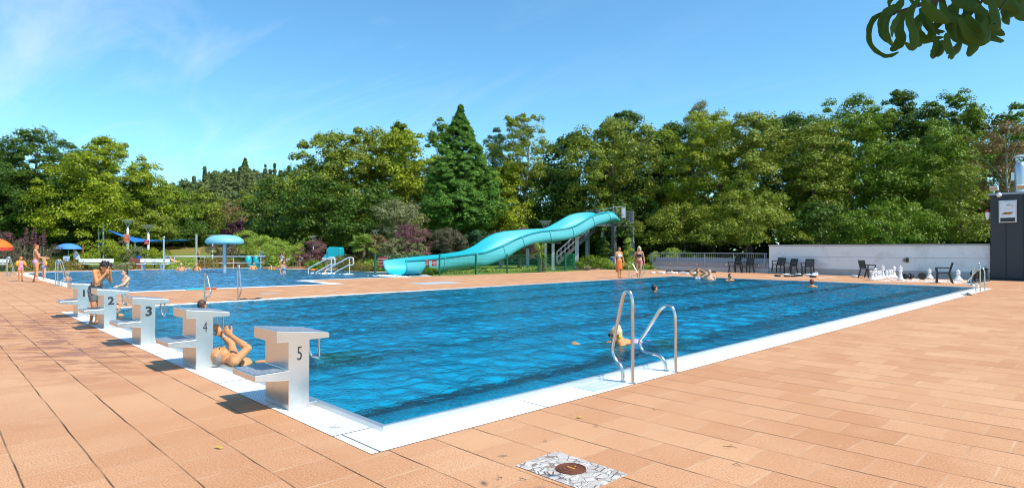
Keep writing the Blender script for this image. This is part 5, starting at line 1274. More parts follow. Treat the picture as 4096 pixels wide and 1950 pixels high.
# ---- long pool rail
rp = thing('pool_rail', 'long two-bar tubular rail along the back of the play pool', 'handrail', (0,0,0))
U_ = [659, 698, 818, 933, 1043, 1088]; V_ = [1079.5, 1075, 1073, 1072, 1073.5, 1071]
pts = [at(u_, v_) for u_, v_ in zip(U_, V_)]
RW = mat('rail_white', (.66,.68,.70), .35, .3, .05)
top = [p+Vector((0,0,hz(vt_, dist(p)))) for p, vt_ in zip(pts, (1027,1026.5,1026.5,1026,1025,1026))]; mid = [p+Vector((0,0,hz(vt_, dist(p)))) for p, vt_ in zip(pts, (1055,1053.5,1053,1051.5,1050.5,1049))]
obj('top_bar', MB().tube(top+[top[-1]+Vector((0,0,-.08))+_r0*.1, mid[-1]+_r0*.1+Vector((0,0,.08)), mid[-1]], .032, 8), RW, rp, ang=60); obj('middle_bar', MB().tube(mid, .026, 8), RW, rp, ang=60)
for p, a in zip(pts, top): obj('upright', MB().tube([p-Vector((0,0,.3)), a], .024, 8), RW, rp, ang=60)
# ---- water mushroom
p = at(898,1088); D_ = dist(p); mu = thing('water_mushroom', 'turquoise water mushroom standing in the play pool', 'water mushroom', (p.x,p.y,0)); zt, zb = hz(939,D_), hz(973,D_)
obj('stem', MB().tube([(0,0,-.6),(0,0,zb)], .105, 16), mat('mushroom_stem', (.38,.46,.50), .4, .5), mu, ang=60)
Rm = 1.07; prof_ = [(.10,zb-.01),(Rm*.93,zb-.04),(Rm,zb+.02),(Rm*.995,zb+.07)]+[(Rm*math.cos(a)**.8 if math.cos(a) > .01 else .0001, zb+.07+(zt-zb-.07)*math.sin(a)) for a in [math.pi/2*k/12 for k in range(1,13)]]
prof_[-1] = (.0001, zt); obj('cap', MB().lathe(prof_, 40), mat('mushroom_turquoise', (.19,.45,.49), .5, 0, .04), mu, ang=45)
# ---- stair handrails of the play pool
def srail(label, a, knee, top_, post, lowa, lowb):
    t = thing('stair_rail', label, 'handrail', (0,0,0), 0, 'white stair rails in the play pool')
    D1 = 35.2; f_ = lambda c: P3(c[0], c[1], c[2] if len(c) > 2 else D1)
    obj('top_tube', MB().tube([f_(a), f_(knee), f_(top_[0]), f_(top_[1]), f_(top_[2]), f_(top_[3]), f_(top_[4])], .035, 8), RW, t, ang=60)
    obj('upright', MB().tube([f_(post[0]), f_(post[1])], .028, 8), RW, t, ang=60); obj('low_tube', MB().tube([f_(lowa), f_(lowb), f_(top_[4])], .032, 8), RW, t, ang=60)
s_ = 360/2576.; cx = lambda a, b: (1080+a*s_, 960+b*s_)
srail('white stair rail of the play pool, nearer the mushroom', cx(1098,960), cx(1098,800), [cx(1700,495), cx(1800,488), cx(1850,510), cx(1862,650), cx(1830,692)], [cx(1752,520), cx(1752,960)], cx(1330,910), cx(1730,692))
srail('white stair rail of the play pool, nearer the big slide', cx(1595,980), cx(1595,845), [cx(2240,500), cx(2330,495), cx(2385,520), cx(2388,680), cx(2350,712)], [cx(2273,510), cx(2273,985)], cx(1835,935), cx(2250,708))
# background ladder near cream bench
p = at(1155,1060); tl = thing('pool_ladder', 'distant bent-tube ladder before the cream bench', 'ladder', (p.x,p.y,0), YAW, 'steel pool ladders')
obj('handrail', MB().tube([(-.2,0,0),(-.2,0,.45),(.1,0,.62),(.12,0,.82),(.22,0,.90),(.30,0,.82),(.32,0,0)], .02, 8), STEEL, tl, ang=60)
# ---- small play slide, elephant-like block
p = at(1345,1077); D_ = 42.0; p = far(1338, D_); ps = thing('play_slide', 'squat turquoise play slide shaped like a block, behind the stair rails', 'play slide', (p.x,p.y,0), YAW)
zt, zb = hz(988,D_), hz(1031,D_); k_ = D_/FPX
body = [(-.42,zb),(.52,zb),(.53,zb+.35),(.50,zt-.10),(.42,zt-.01),(-.15,zt),(-.30,zt+.01),(-.44,zt-.10),(-.50,zt-.35),(-.42,zb+.35)]
obj('slide_block', MB().ext([(x,-.3,z) for x, z in body], (0,.9,0)), TQ, ps, bev=.07)
obj('slide_chute', MB().ext([(-.42,-.25,zb+.45),(-.60,-.25,zb+.15),(-.78,-.25,zb-.02),(-.42,-.25,zb-.02)], (0,.5,0)), TQ, ps, bev=.03)
obj('base_slab', MB().box(-.75,-.4,zb-.12,.45,.7,zb-.01), mat('pale_slab', (.62,.66,.66), .7), ps)
obj('foundation', MB().box(-.6,-.2,0,.4,.6,zb-.12), mat('pale_slab2', (.4,.4,.38), .7), ps)
p = far(1010,46); for_ = thing('play_figure', 'two rounded turquoise humps of a children play figure behind the rail', 'play figure', (p.x,p.y,0), YAW)
for k, (x, h_) in enumerate(((-.30,.88),(.30,.88))):
    obj('hump', MB().ell((x,0,h_*.55),(.26,.3,h_*.5),16,10), TQ, for_, ang=180)
obj('base', MB().box(-.6,-.35,0,.62,.35,.22), TQ, for_, bev=.06)
# ---- bins
def bin_(label, u, v, h_, r, D=None, z0=0):
    p = at(u, v) if D is None else far(u, D); t = thing('waste_bin', label, 'bin', (p.x,p.y,z0), 0, 'round blue waste bins')
    obj('drum', MB().lathe([(r*.93,0),(r,.04),(r,h_*.93)], 24), mat('bin_blue', (.008,.11,.42), .4, 0, .06) if 'bin_blue' not in bpy.data.materials else bpy.data.materials['bin_blue'], t, ang=40)
    obj('lid_ring', MB().lathe([(r*1.02,h_*.93),(r*1.02,h_),(r*.85,h_+.01),(r*.8,h_*.96),(.0001,h_*.96)], 24), mat('bin_rim', (.40,.52,.60), .4, .3) if 'bin_rim' not in bpy.data.materials else bpy.data.materials['bin_rim'], t, ang=40)
bin_('blue waste bin under the slide tower beside the dark-haired woman', 2452, 1074, .85, .23)
bin_('blue waste bin among the plants behind the pool rail', 1048, 1040, .62, .17, D=46, z0=.55)
# ---- parasols
def parasol(label, u, D, vt, vb, hw, m_, zb=0, vs=None, nrib=8):
    p = far(u, D); t = thing('parasol', label, 'parasol', (p.x,p.y,zb)); zt = hz(vt,D)-zb; zr = hz(vb,D)-zb; Rr = hw*D/FPX
    obj('pole', MB().tube([(0,0,0),(0,0,zt-.02)], .022, 8), WHITE, t, ang=60)
    prof_ = [(.0001,zt)]+[(Rr*math.sin(a), zr+(zt-zr)*((math.cos(a)-math.cos(1.35))/(1-math.cos(1.35)))) for a in [1.35*k/8 for k in range(1,9)]]
    c = obj('canopy', MB().lathe([(r/math.sin(1.35) if r > .001 else r, z) for r, z in prof_], nrib*2), m_, t, ang=20); sm = c.modifiers.new('thick','SOLIDIFY'); sm.thickness = .008
    return t, zt, zr, Rr
bp, zt, zr, Rr = parasol('light blue parasol on the lawn', 274, 50, 974.5, 997, 46, mat('parasol_blue', (.06,.24,.66), .7, 0, .05), zb=0)
obj('white_emblem', MB().ext([(.10,-Rr*.72,zr+.17),(.38,-Rr*.72,zr+.15),(.34,-Rr*.66,zr+.26),(.12,-Rr*.60,zr+.30)], (0,-.01,0)), WHITE, bp); bp.rotation_euler.z = YAW
ORG = mat('parasol_orange', (.75,.16,.01), .7, 0, .05); REDP = mat('parasol_red', (.60,.05,.03), .7, 0, .05)
op, zt, zr, Rr = parasol('orange and red parasol with white lettering, cut off at the left edge', -42, 40, 952, 990, 74, ORG)
op.rotation_euler.z = YAW
vl = MB(); n = 16
for k in range(n):
    a0, a1 = 2*math.pi*k/n, 2*math.pi*(k+1)/n; vl.add([(Rr*math.cos(a0),Rr*math.sin(a0),zr+.0),(Rr*math.cos(a1),Rr*math.sin(a1),zr),(Rr*1.01*math.cos(a1),Rr*1.01*math.sin(a1),zr-.22),(Rr*1.01*math.cos(a0),Rr*1.01*math.sin(a0),zr-.22)], [(0,1,2,3)])
vo_ = obj('valance', vl, REDP, op); place_text(text_mesh('LANGNESE', .17, WHITE, .004, .002, 1.0), 'lettering', vo_, (Rr*.70,-Rr*.76,zr-.11), (.72,.69,0), (0,0,1))
# folding chairs and towel on the lawn, goal posts
p = far(262,49); fc = thing('folding_chair', 'small blue-white folding chair under the light blue parasol', 'chair', (p.x,p.y,0), YAW+.4)
obj('seat', MB().box(-.22,-.2,.32,.22,.2,.36), mat('pale_blue_cloth', (.30,.42,.62), .8), fc); obj('backrest', MB().bar((0,.2,.36), (0,.32,.80), .44, .02, up=(0,1,0)), bpy.data.materials['pale_blue_cloth'], fc)
for sx in (-1,1): obj('leg', MB().bar((sx*.2,-.2,0),(sx*.2,.22,.36), .025,.025), WHITE, fc); obj('leg', MB().bar((sx*.2,.22,0),(sx*.2,-.2,.36), .025,.025), WHITE, fc)
p = far(306,42.5); tw = thing('towel', 'blue-grey and white towel hung over the bench corner', 'towel', (p.x,p.y,.62), YAW-.1)
obj('cloth', MB().ext([(-.26,0,.32),(-.10,0,.62),(.05,0,.55),(.24,0,.25),(.30,0,.06),(.05,0,.0),(-.12,0,.10)], (0,.035,0)), mat('towel_grey_blue', (.26,.30,.42), .95, 0, .06), tw, bev=.012)
obj('white_band', MB().ext([(-.12,-.012,.10),(.18,-.012,.34),(.27,-.012,.20),(.30,-.012,.06),(.05,-.012,.0)], (0,.008,0)), WHITE, tw)
WD = mat('rusty_post', (.28,.09,.03), .8)
for (u_, lb) in ((297,'rust-brown goal post behind the light blue parasol'),(332,'rust-brown goal post right of the light blue parasol')):
    p = far(u_,60); tag(obj('goal_post', MB().box(-.06,-.06,0,.06,.06,hz(973 if u_ > 300 else 978,60)), WD, loc=(p.x,p.y,0)), lb, 'post', 'rusty goal posts on the lawn')
# planter with blue pots
p = at(545,1050); p = far(547,44); pt_ = thing('planter', 'low terracotta planter with blue containers behind the right bench', 'planter', (p.x,p.y,0), YAW)
obj('trough', MB().box(-.35,-.3,0,.5,.3,.70), mat('brick_red', (.30,.09,.055), .85), pt_, bev=.01); obj('container', MB().lathe([(.14,.70),(.18,.9)], 14, (.12,0,0)), mat('pot_blue', (.02,.12,.42), .4), pt_)
# sun lounger with table behind the rail
p = far(690,44); lg_ = thing('sun_lounger', 'low grey-blue sun lounger behind the rail with a sunbather', 'sun lounger', (p.x,p.y,0), YAW)
obj('bed', MB().box(-.3,-.3,.28,1.2,.3,.34), mat('lounger_cloth', (.28,.42,.50), .8), lg_); obj('backrest', MB().bar((-.3,0,.32),(-.55,0,.80), .6,.03,up=(0,1,0)), mat('lounger_back', (.10,.14,.16), .8), lg_)
for x in (-.25,1.1): obj('leg', MB().box(x,-.28,0,x+.04,.28,.28), WHITE, lg_)
# stones and timber edge in the bed under the tower
gS = np.random.default_rng(8)
for i, (u_, r_, lb) in enumerate(((2330,.20,'pale field stone at the left end of the bed edge'),(2350,.26,'grey-brown field stone left of the rusty one'),(2368,.30,'rust-brown field stone in the bed edge'),(2388,.30,'large pale field stone right of the rusty one'),(2404,.2,'small flat field stone at the right end'))):
    p = at(u_,1074); mb = MB().ell((0,0,.09),(r_,r_*.7,.14),14,9); mb.v = [(x*(1+.14*math.sin(5*y/r_+i)), y*(1+.12*math.cos(6*x/r_+i)), z*(1+.15*math.sin(4*x/r_+2*i))) for x, y, z in mb.v]
    tag(obj('field_stone', mb, mat('stone_%s' % ('rust' if i == 2 else 'pale'), (.26,.12,.06) if i == 2 else (.42,.37,.30), .9, 0, .2, 8, bump=.4) , None, 50, loc=(p.x,p.y,0)), lb, 'stone', 'field stones along the bed')
a_, b_ = at(2296,1077.5), at(2365,1078.5); tag(obj('edge_board', MB().bar(Vector((0,0,.05)), (b_-a_)+Vector((0,0,.05)), .06,.12), mat('old_timber', (.20,.12,.08), .9), loc=tuple(a_)), 'weathered timber board edging the bed at the fence gate', 'board')
a_, b_ = at(2366,1077), at(2425,1076.5); tag(obj('edge_board', MB().bar(Vector((0,0,.04)), (b_-a_)+Vector((0,0,.04)), .06,.10), mat('pale_timber', (.40,.33,.26), .9), loc=tuple(a_)), 'pale timber board edging the bed below the field stones', 'board')
# floats
def ring_float(label, u, v, m_, r=.14):
    p = at(u, v); mb = MB().tube([(r*math.cos(a), r*math.sin(a), .04) for a in [2*math.pi*k/18 for k in range(18)]], .055, 8, closed=True); tag(obj('swim_float', mb, m_, None, 180, loc=(p.x,p.y,0)), label, 'float')
ORB = mat('float_orange', (.85,.24,.01), .35); ring_float('orange swim float drifting near the left stair rail', 1250, 1080, ORB)
# leaf litter and twigs on the near slabs
LT = mat('dead_leaf', (.10,.05,.02), .8); LY = mat('yellow_leaf', (.45,.30,.04), .7); LF_ = []
for i, (u_, v_, L_, a, lb, yl) in enumerate(((875,1793,.055,.3,'curled yellow leaf on the slabs at lower left',True),(2383,1706,.05,-.9,'dark curled twig between slab joints above the drain',False),(2182,1768,.03,.5,'tiny crossed twig scrap left of the drain',False),
        (2920,1790,.10,-.2,'long forked dead twig on the slabs, lower right',False),(2948,1862,.06,-.3,'short straight twig right of the drain',False),(2615,1640,.03,.6,'small dark scrap near the white gutter',False),(2000,1915,.05,1.2,'thin dark twig left of the drain cover',False),
        (2093,1920,.05,.4,'crumpled leaf stalk near the cobbles',False),(1338,1714,.12,.2,'fern-like brown sprig on the gutter grating',False),(2488,1400,.03,.2,'',None),(2320,1671,.05,.4,'pale dry leaf near the slab corner',True))):
    if not lb: continue
    p = at(u_, v_); mb = MB(); pts = [Vector((L_*(k/5-.5), .2*L_*math.sin(k*1.3+i), .006+.006*math.sin(k))) for k in range(6)]
    if yl:
        vs = []
        for k, q_ in enumerate(pts): w_ = .25*L_*math.sin(math.pi*(k+.3)/5.6); vs += [q_+Vector((0,-w_,0)), q_+Vector((0,w_,.006))]
        mb.add(vs, [(2*k, 2*k+2, 2*k+3, 2*k+1) for k in range(5)])
    else: mb.tube(pts, [.0012,.0018,.002,.0018,.0015,.001], 5).tube([pts[2], pts[2]+Vector((.2*L_,.3*L_,.01))], .0012, 5)
    tag(obj('fallen_leaf' if yl else 'twig', mb, LY if yl else LT, None, 60, loc=(p.x,p.y,.004 if i != 8 else .008), rz=a+YAW), lb, 'leaf' if yl else 'twig')

# white water where the slide and the stairs stir the play pool
fo_ = MB(); gF = np.random.default_rng(14)
for (uc, vc_, du, dv_, n_) in ((1545,1102,55,2.5,90),(1600,1106,40,2,40),(1300,1093,45,2.5,60),(1390,1096,25,2,30)):
    for i in range(n_):
        p = at(uc+gF.normal()*du*.45, vc_+gF.normal()*dv_*.5, .0); r_ = .02+.06*gF.random()**2; fo_.ell((p.x,p.y,.0), (r_*1.6,r_*1.2,r_*.5), 7, 5)
tag(obj('foam', fo_, mat('white_foam', (.80,.84,.86), .6), None, 180), 'white churned water at the slide mouth and the stairs', 'foam', kind='stuff')
# ================================================================== people
SK_T = mat('skin_tanned', (.60,.27,.115), .5, 0, .22, 7, spec=.3, bump=.15, bs=70); SK_P = mat('skin_fair', (.66,.36,.23), .5, 0, .18, 7, spec=.3, bump=.15, bs=70); SK_R = mat('skin_ruddy', (.60,.25,.13), .5, 0, .22, 7, spec=.3, bump=.15, bs=70)
SK_T.node_tree.nodes['Principled BSDF'].inputs['Subsurface Weight'].default_value = 0.0
H_DK = mat('hair_dark', (.022,.014,.012), .45, 0, .3, 40, bump=.5, bs=120); H_BR = mat('hair_brown', (.085,.035,.018), .5, 0, .3, 40, bump=.5, bs=120)
H_BL = mat('hair_blonde', (.62,.50,.30), .5, 0, .25, 40, bump=.5, bs=120); H_GR = mat('hair_grey', (.26,.22,.19), .6, 0, .3, 40, bump=.5, bs=120); H_RD = mat('hair_red', (.26,.055,.015), .5, 0, .3, 40, bump=.5, bs=120)
EYE = mat('eye_dark', (.02,.014,.012), .25)
def remesh(mb, name, vox, m, smooth=6):
    me = bpy.data.meshes.new('t'); me.from_pydata(mb.v, [], mb.f); me.update(); o = bpy.data.objects.new('t', me); COL.objects.link(o)
    r = o.modifiers.new('r', 'REMESH'); r.mode = 'VOXEL'; r.voxel_size = vox; r.use_smooth_shade = True
    if smooth: s = o.modifiers.new('s', 'SMOOTH'); s.factor = .5; s.iterations = smooth
    bpy.context.view_layer.update(); dg = bpy.context.evaluated_depsgraph_get(); out = bpy.data.meshes.new_from_object(o.evaluated_get(dg))
    COL.objects.unlink(o); bpy.data.objects.remove(o); bpy.data.meshes.remove(me)
    out.name = name; out.materials.clear(); out.materials.append(m); out.shade_smooth(); return out
def dirz(d): return math.atan2(-d[0], d[1])
RT = Vector((_r0.x, _r0.y, 0)); AW = Vector((_f.x, _f.y, 0)).normalized()
def base_pose(child=False, woman=False):
    sw = .100 if child else (.098 if woman else .112); hw = .052 if not woman else .054
    J = dict(pel=(0,0,.53), wst=(0,.004,.61), che=(0,.0,.715), nek=(0,-.012,.835), hed=(0,.008,.925))
    for s, n in ((1,'R'),(-1,'L')):
        J['s'+n] = (s*sw,-.01,.805); J['e'+n] = (s*(sw+.03),-.03,.63); J['w'+n] = (s*(sw+.035),.02,.485)
        J['h'+n] = (s*hw,0,.505); J['k'+n] = (s*(hw+.004),.012,.285); J['a'+n] = (s*(hw+.006),-.012,.045)
    return {k: Vector(v) for k, v in J.items()}
def lean(J, ang, names=('wst','che','nek','hed','sL','sR','eL','eR','wL','wR'), pivot='pel', axis='X'):
    q_ = Matrix.Rotation(-ang, 3, axis); p = J[pivot].copy()
    for n in names: J[n] = p + q_ @ (J[n]-p)
    return J
def person(label, loc, rz, H, J, skin, hair=None, hairstyle='short', look=(0,1,0), woman=False, child=False, wear=(), vox=.012, fat=1.0, legs=True, fingers=True, extras=None, crown_up=None, grip=(), abs_=False, toes=None):
    t = thing('person', label, 'person', tuple(loc), rz)
    if not abs_: J = {k: v*H for k, v in J.items()}
    u = H; mb = MB(); f = fat; hs_ = 1.22 if child else 1.0
    A = lambda a, b, ra, rb, n=12: mb.cap(J[a] if isinstance(a, str) else a, J[b] if isinstance(b, str) else b, ra*u, rb*u, n)
    up = (J['nek']-J['pel']).normalized(); side = (J['sR']-J['sL']).normalized(); fr = up.cross(side).normalized(); fr = -fr if fr.dot(Vector(look)) < -.99 else fr
    fr = side.cross(up)*-1.0
    # torso: elliptical masses laid along the spine
    def em(c, rx, ry, rz_):
        R_ = Matrix((side, fr, up)).transposed(); mb.ell(c, (rx*u, ry*u, rz_*u), 16, 12, R_)
    em(J['pel']+fr*(-.008*u), .088*(1.06 if woman else 1)*f, .064*f, .070); em(J['wst'], (.070 if woman else .078)*f, .056*f, .085); em(J['wst']*.5+J['pel']*.5+fr*.012*u, .080*f, .058*f, .075)
    em(J['che'], (.082 if woman else .094)*f, .062*f, .100); em(J['che']*.45+J['nek']*.55, .085*f, .046*f, .055)
    A('sL','sR',.036,.036); A(J['nek']-up*.03*u,J['nek']+up*.008*u,.050,.036)
    for s in ('L','R'):
        sh = J['s'+s]; A(J['nek']-up*.004*u, sh, .030, .032)
        A(sh,'e'+s,.0325*f,.024); A(J['s'+s]*.6+J['e'+s]*.4, J['s'+s]*.3+J['e'+s]*.7, .029*f,.026); A('e'+s,'w'+s,.0245,.0155); A(J['e'+s]*.75+J['w'+s]*.25, J['e'+s]*.5+J['w'+s]*.5, .025,.021)
        if legs:
            A('h'+s,'k'+s,.052*f,.033); A(J['h'+s]*.7+J['k'+s]*.3, J['h'+s]*.4+J['k'+s]*.6, .050*f,.040); A('k'+s,'a'+s,.031,.019); A(J['k'+s]*.75+J['a'+s]*.25+fr*-.010*u, J['k'+s]*.5+J['a'+s]*.5-fr*.008*u, .032,.025)
            td = Vector(toes[s]) if toes else Vector((0,1,0)); td.normalize(); an = J['a'+s]
            mb.cap(an-td*.022*u-Vector((0,0,.020*u)), an+td*.055*u-Vector((0,0,.026*u)), .020*u, .019*u); mb.cap(an+td*.05*u-Vector((0,0,.028*u)), an+td*.095*u-Vector((0,0,.032*u)), .021*u, .013*u)
        # hand
        w_ = J['w'+s]; d = (w_-J['e'+s]).normalized(); hd = d; nrm = side*(1 if s == 'L' else -1)
        nrm = (nrm-hd*nrm.dot(hd)).normalized(); ac = hd.cross(nrm).normalized()
        if 'hand'+s in J: hd = (J['hand'+s]-w_).normalized(); nrm = (nrm-hd*nrm.dot(hd)).normalized(); ac = hd.cross(nrm).normalized()
        R_ = Matrix((ac, nrm, hd)).transposed(); mb.ell(w_+hd*.032*u, (.024*u, .012*u, .034*u), 12, 8, R_)
        if fingers:
            fr_ = max(.0062*u, vox*.95); cl = .9 if s in grip else .32
            for k, (off, ln_) in enumerate(((-.0165,.80),(-.0055,.98),(.0055,.92),(.0165,.74))):
                b_ = w_+hd*.058*u+ac*off*u*1.15; L1 = .024*u*ln_; dd = hd; P_ = [b_]; an_ = 0
                for q_ in range(3): an_ += cl*(.5 if q_ == 0 else 1.0); dd = hd*math.cos(an_)+nrm*math.sin(an_); P_.append(P_[-1]+dd*L1*(1-.22*q_))
                for a_, b2_ in zip(P_[:-1], P_[1:]): mb.cap(a_, b2_, fr_, fr_*.88, 8)
            tb = w_+hd*.018*u-ac*.018*u; t1 = tb+(hd*.75-ac*.7).normalized()*.026*u+nrm*.004*u; t2 = t1+(hd*.9-ac*.15+nrm*(.5 if s in grip else .15)).normalized()*.022*u; mb.cap(tb,t1,fr_*1.25,fr_*1.1,8).cap(t1,t2,fr_*1.05,fr_*.9,8)
    if woman and not child:
        for s in (-1,1): mb.ell(J['che']+side*s*.042*u+fr*.052*u+up*-.002*u, (.036*u,.034*u,.036*u), 12, 8)
    # head
    hd_ = J['hed']; lk = Vector(look).normalized(); cu = Vector(crown_up) if crown_up else (hd_-J['nek']).normalized()*.4+Vector((0,0,.6))
    cu = (cu-lk*cu.dot(lk)).normalized(); sd2 = lk.cross(cu).normalized(); RH = Matrix((sd2, lk, cu)).transposed(); hu = u*hs_
    mb.cap(J['nek'], hd_-cu*.035*hu-lk*.008*hu, .033*u, .030*hu)
    mb.ell(hd_+cu*.012*hu-lk*.004*hu, (.0435*hu,.055*hu,.052*hu), 16, 12, RH); mb.ell(hd_-cu*.028*hu+lk*.014*hu, (.034*hu,.038*hu,.038*hu), 14, 10, RH)
    mb.ell(hd_-cu*.055*hu+lk*.032*hu, (.016*hu,.014*hu,.012*hu), 10, 8, RH)
    mb.cap(hd_+lk*.049*hu+cu*.002*hu, hd_+lk*.064*hu-cu*.019*hu, .0055*hu, .0085*hu, 8); mb.cap(hd_+lk*.046*hu+cu*.012*hu-sd2*.022*hu, hd_+lk*.046*hu+cu*.012*hu+sd2*.022*hu, .008*hu, .008*hu, 8)
    mb.cap(hd_+lk*.050*hu-cu*.034*hu-sd2*.010*hu, hd_+lk*.050*hu-cu*.034*hu+sd2*.010*hu, .0055*hu, .0055*hu, 8)
    for s in (-1,1): mb.ell(hd_+sd2*s*.044*hu-cu*.004*hu-lk*.004*hu, (.006*hu,.011*hu,.017*hu), 10, 8, RH)
    me = remesh(mb, 'body', vox, skin); bo = bpy.data.objects.new('body', me); COL.objects.link(bo); bo.parent = t
    ey = MB()
    for s in (-1,1): ey.ell(hd_+lk*.0475*hu+sd2*s*.0185*hu+cu*.001*hu, (.0075*hu,.006*hu,.0045*hu), 8, 6, RH)
    obj('eyes', ey, EYE, t, ang=180)
    if hair:
        h_ = MB(); 
        if hairstyle == 'bald': h_.ell(hd_-lk*.016*hu-cu*.010*hu, (.0475*hu,.050*hu,.038*hu), 14, 10, RH)
        else: h_.ell(hd_+cu*.020*hu-lk*.014*hu, (.0480*hu,.056*hu,.053*hu), 16, 12, RH); h_.ell(hd_-lk*.022*hu-cu*.008*hu, (.0465*hu,.042*hu,.045*hu), 14, 10, RH)
        if hairstyle == 'long':
            for k in range(7): x = (k-3)*.015; h_.cap(hd_-lk*.030*hu+sd2*x*hu, hd_-lk*.045*hu+sd2*x*1.2*hu-Vector((0,0,(.13+.02*math.sin(k*2))*hu)), .017*hu, .010*hu)
            for s in (-1,1): h_.cap(hd_+sd2*s*.040*hu+cu*.01*hu, hd_+sd2*s*.048*hu-Vector((0,0,.10*hu))+lk*.01*hu, .014*hu, .010*hu)
        if hairstyle == 'bun': h_.ell(hd_+cu*.062*hu-lk*.040*hu, (.022*hu,.022*hu,.020*hu), 12, 8)
        if hairstyle == 'pony': h_.cap(hd_-lk*.060*hu+cu*.02*hu, hd_-lk*.075*hu-cu*.075*hu, .017*hu, .008*hu); h_.ell(hd_-lk*.055*hu+cu*.045*hu,(.018*hu,.018*hu,.018*hu),10,8)
        if hairstyle == 'tousled':
            g3 = np.random.default_rng(3)
            for k in range(26):
                a = g3.random()*6.28; e = .15+g3.random()*1.2; d = (sd2*math.cos(a)*math.cos(e)+lk*math.sin(a)*math.cos(e)+cu*math.sin(e)).normalized()
                h_.cap(hd_+cu*.018*hu+d*.040*hu, hd_+cu*.018*hu+d*(.058+.016*g3.random())*hu+(sd2*g3.normal()+lk*g3.normal())*.012*hu, .014*hu, .006*hu, 8)
            for k in range(6): h_.cap(hd_+cu*.045*hu+sd2*(k-2.5)*.011*hu+lk*.025*hu, hd_+cu*.022*hu+sd2*(k-2.5)*.013*hu+lk*.062*hu, .011*hu, .006*hu, 8)
        hm_ = remesh(h_, 'hair', max(.006, vox*.8), hair, 2); ho = bpy.data.objects.new('hair', hm_); COL.objects.link(ho); ho.parent = t
    # clothing: shells lifted off the body surface
    vc = np.empty(len(me.vertices)*3, np.float32); me.vertices.foreach_get('co', vc); vc = vc.reshape(-1, 3)
    vn = np.empty(len(me.vertices)*3, np.float32); me.vertices.foreach_get('normal', vn); vn = vn.reshape(-1, 3)
    for (nm, m_, regs, off) in wear:
        inn = np.zeros(len(vc), bool)
        for (a, b, r_) in regs:
            a = np.array(a); b = np.array(b); ab = b-a; L2 = max((ab@ab), 1e-9); tt = np.clip((vc-a)@ab/L2, 0, 1); dist_ = np.linalg.norm(vc-a-tt[:,None]*ab, axis=1); inn |= dist_ < r_
        for ex in (w for w in ()): pass
        keep = [p.vertices[:] for p in me.polygons if sum(inn[v] for v in p.vertices) >= len(p.vertices)-0]
        if not keep: continue
        used = sorted({v for p in keep for v in p}); mp_ = {v: i for i, v in enumerate(used)}
        sh = MB(); sh.add([Vector(vc[v])+Vector(vn[v])*off for v in used], [tuple(mp_[v] for v in p) for p in keep])
        so_ = obj(nm, sh, m_, t, ang=180); sm = so_.modifiers.new('thick', 'SOLIDIFY'); sm.thickness = off*.9; sm.offset = -1
    if extras: extras(t, J, dict(head=hd_, look=lk, up=cu, side=sd2, u=hu))
    return t
def briefs(J, H, m_, long_=.0, nm='swim_trunks', off=.006):
    p = J['pel']*H; w_ = J['wst']*H; r = [((p+(w_-p)*.1), (p+(w_-p)*.1), .098*H)]
    for s in ('L','R'): h_ = J['h'+s]*H; k_ = J['k'+s]*H; r.append((h_, h_+(k_-h_)*long_, .072*H)) if long_ else None
    return (nm, m_, r, off)
def cloth(name, col): return mat(name, col, .85, 0, .12, 14)
TRUNK_BL = cloth('trunks_dark', (.02,.022,.03)); TRUNK_GR = mat('trunks_grey_stripe', (.15,.15,.15), .85, 0, .75, 34); 

# --- boy at the starting blocks
J = base_pose(child=True); J['nek'] = Vector((0,-.005,.80)); J['hed'] = Vector((0,.035,.885)); lean(J, .40)
for s, x in (('L',-1),('R',1)): J['e'+s] = J['s'+s]+Vector((x*.015,.060,-.165)); J['w'+s] = J['hed']+Vector((x*.034,.062,-.080)); J['hand'+s] = J['hed']+Vector((x*.022,.066,-.01))
J['kR'] += Vector((0,.02,0)); J['aL'] += Vector((0,-.03,0))
p = at(380,1296); d = (RT*1.0-AW*.25).normalized()
person('tanned boy in grey shorts standing behind block two, leaning with his hands at his face', p, dirz(d), 1.26, J, SK_T, H_DK, 'tousled', look=(0,.93,-.36), child=True, vox=.0085, wear=[briefs(J,1.26,TRUNK_GR,.45,'shorts',.010)])
# --- man floating at block four
O = Vector((-3.65,.2,0)); B = lambda x, y, z: Vector((x, y, z))-O
hb_ = lambda u, v, D: P3(u, v, D)-O
J = dict(hed=hb_(876,1420,7.28), nek=hb_(913,1438,7.30), che=B(-3.33,.34,-.075), wst=B(-3.28,.60,-.115), pel=B(-3.25,.84,-.13), hL=B(-3.34,.88,-.13), hR=B(-3.16,.88,-.13), kL=B(-3.36,1.32,-.09), kR=B(-3.12,1.32,-.08), aL=B(-3.34,1.74,-.12), aR=B(-3.10,1.74,-.11),
         sR=hb_(938,1445,7.12), sL=hb_(932,1412,7.55), eR=hb_(993,1392,7.22), eL=hb_(926,1374,7.66), wR=hb_(925,1342,7.40), wL=hb_(888,1342,7.58), handR=hb_(899,1315,7.42), handL=hb_(866,1309,7.58))
def watch(t, J, q_): w_ = J['wL']; e = (J['eL']-w_).normalized(); obj('wristwatch', MB().tube([w_+e*.02+(e.orthogonal()*math.cos(a)+e.cross(e.orthogonal())*math.sin(a)).normalized()*.033 for a in [k*.524 for k in range(12)]], .006, 6, closed=True), STEEL, t, ang=60)
person('balding man floating on his back, both hands on the bar of block four', O, 0, 1.78, J, SK_T, H_GR, 'bald', look=(.10,.25,.95), crown_up=(-.75,-.65,.1), vox=.0075, abs_=True, grip=('L','R'), extras=watch, toes=dict(L=(0,1,.3),R=(0,1,.3)), wear=[('swim_trunks', TRUNK_BL, [(J['pel'],J['pel'],.19)], .008)])
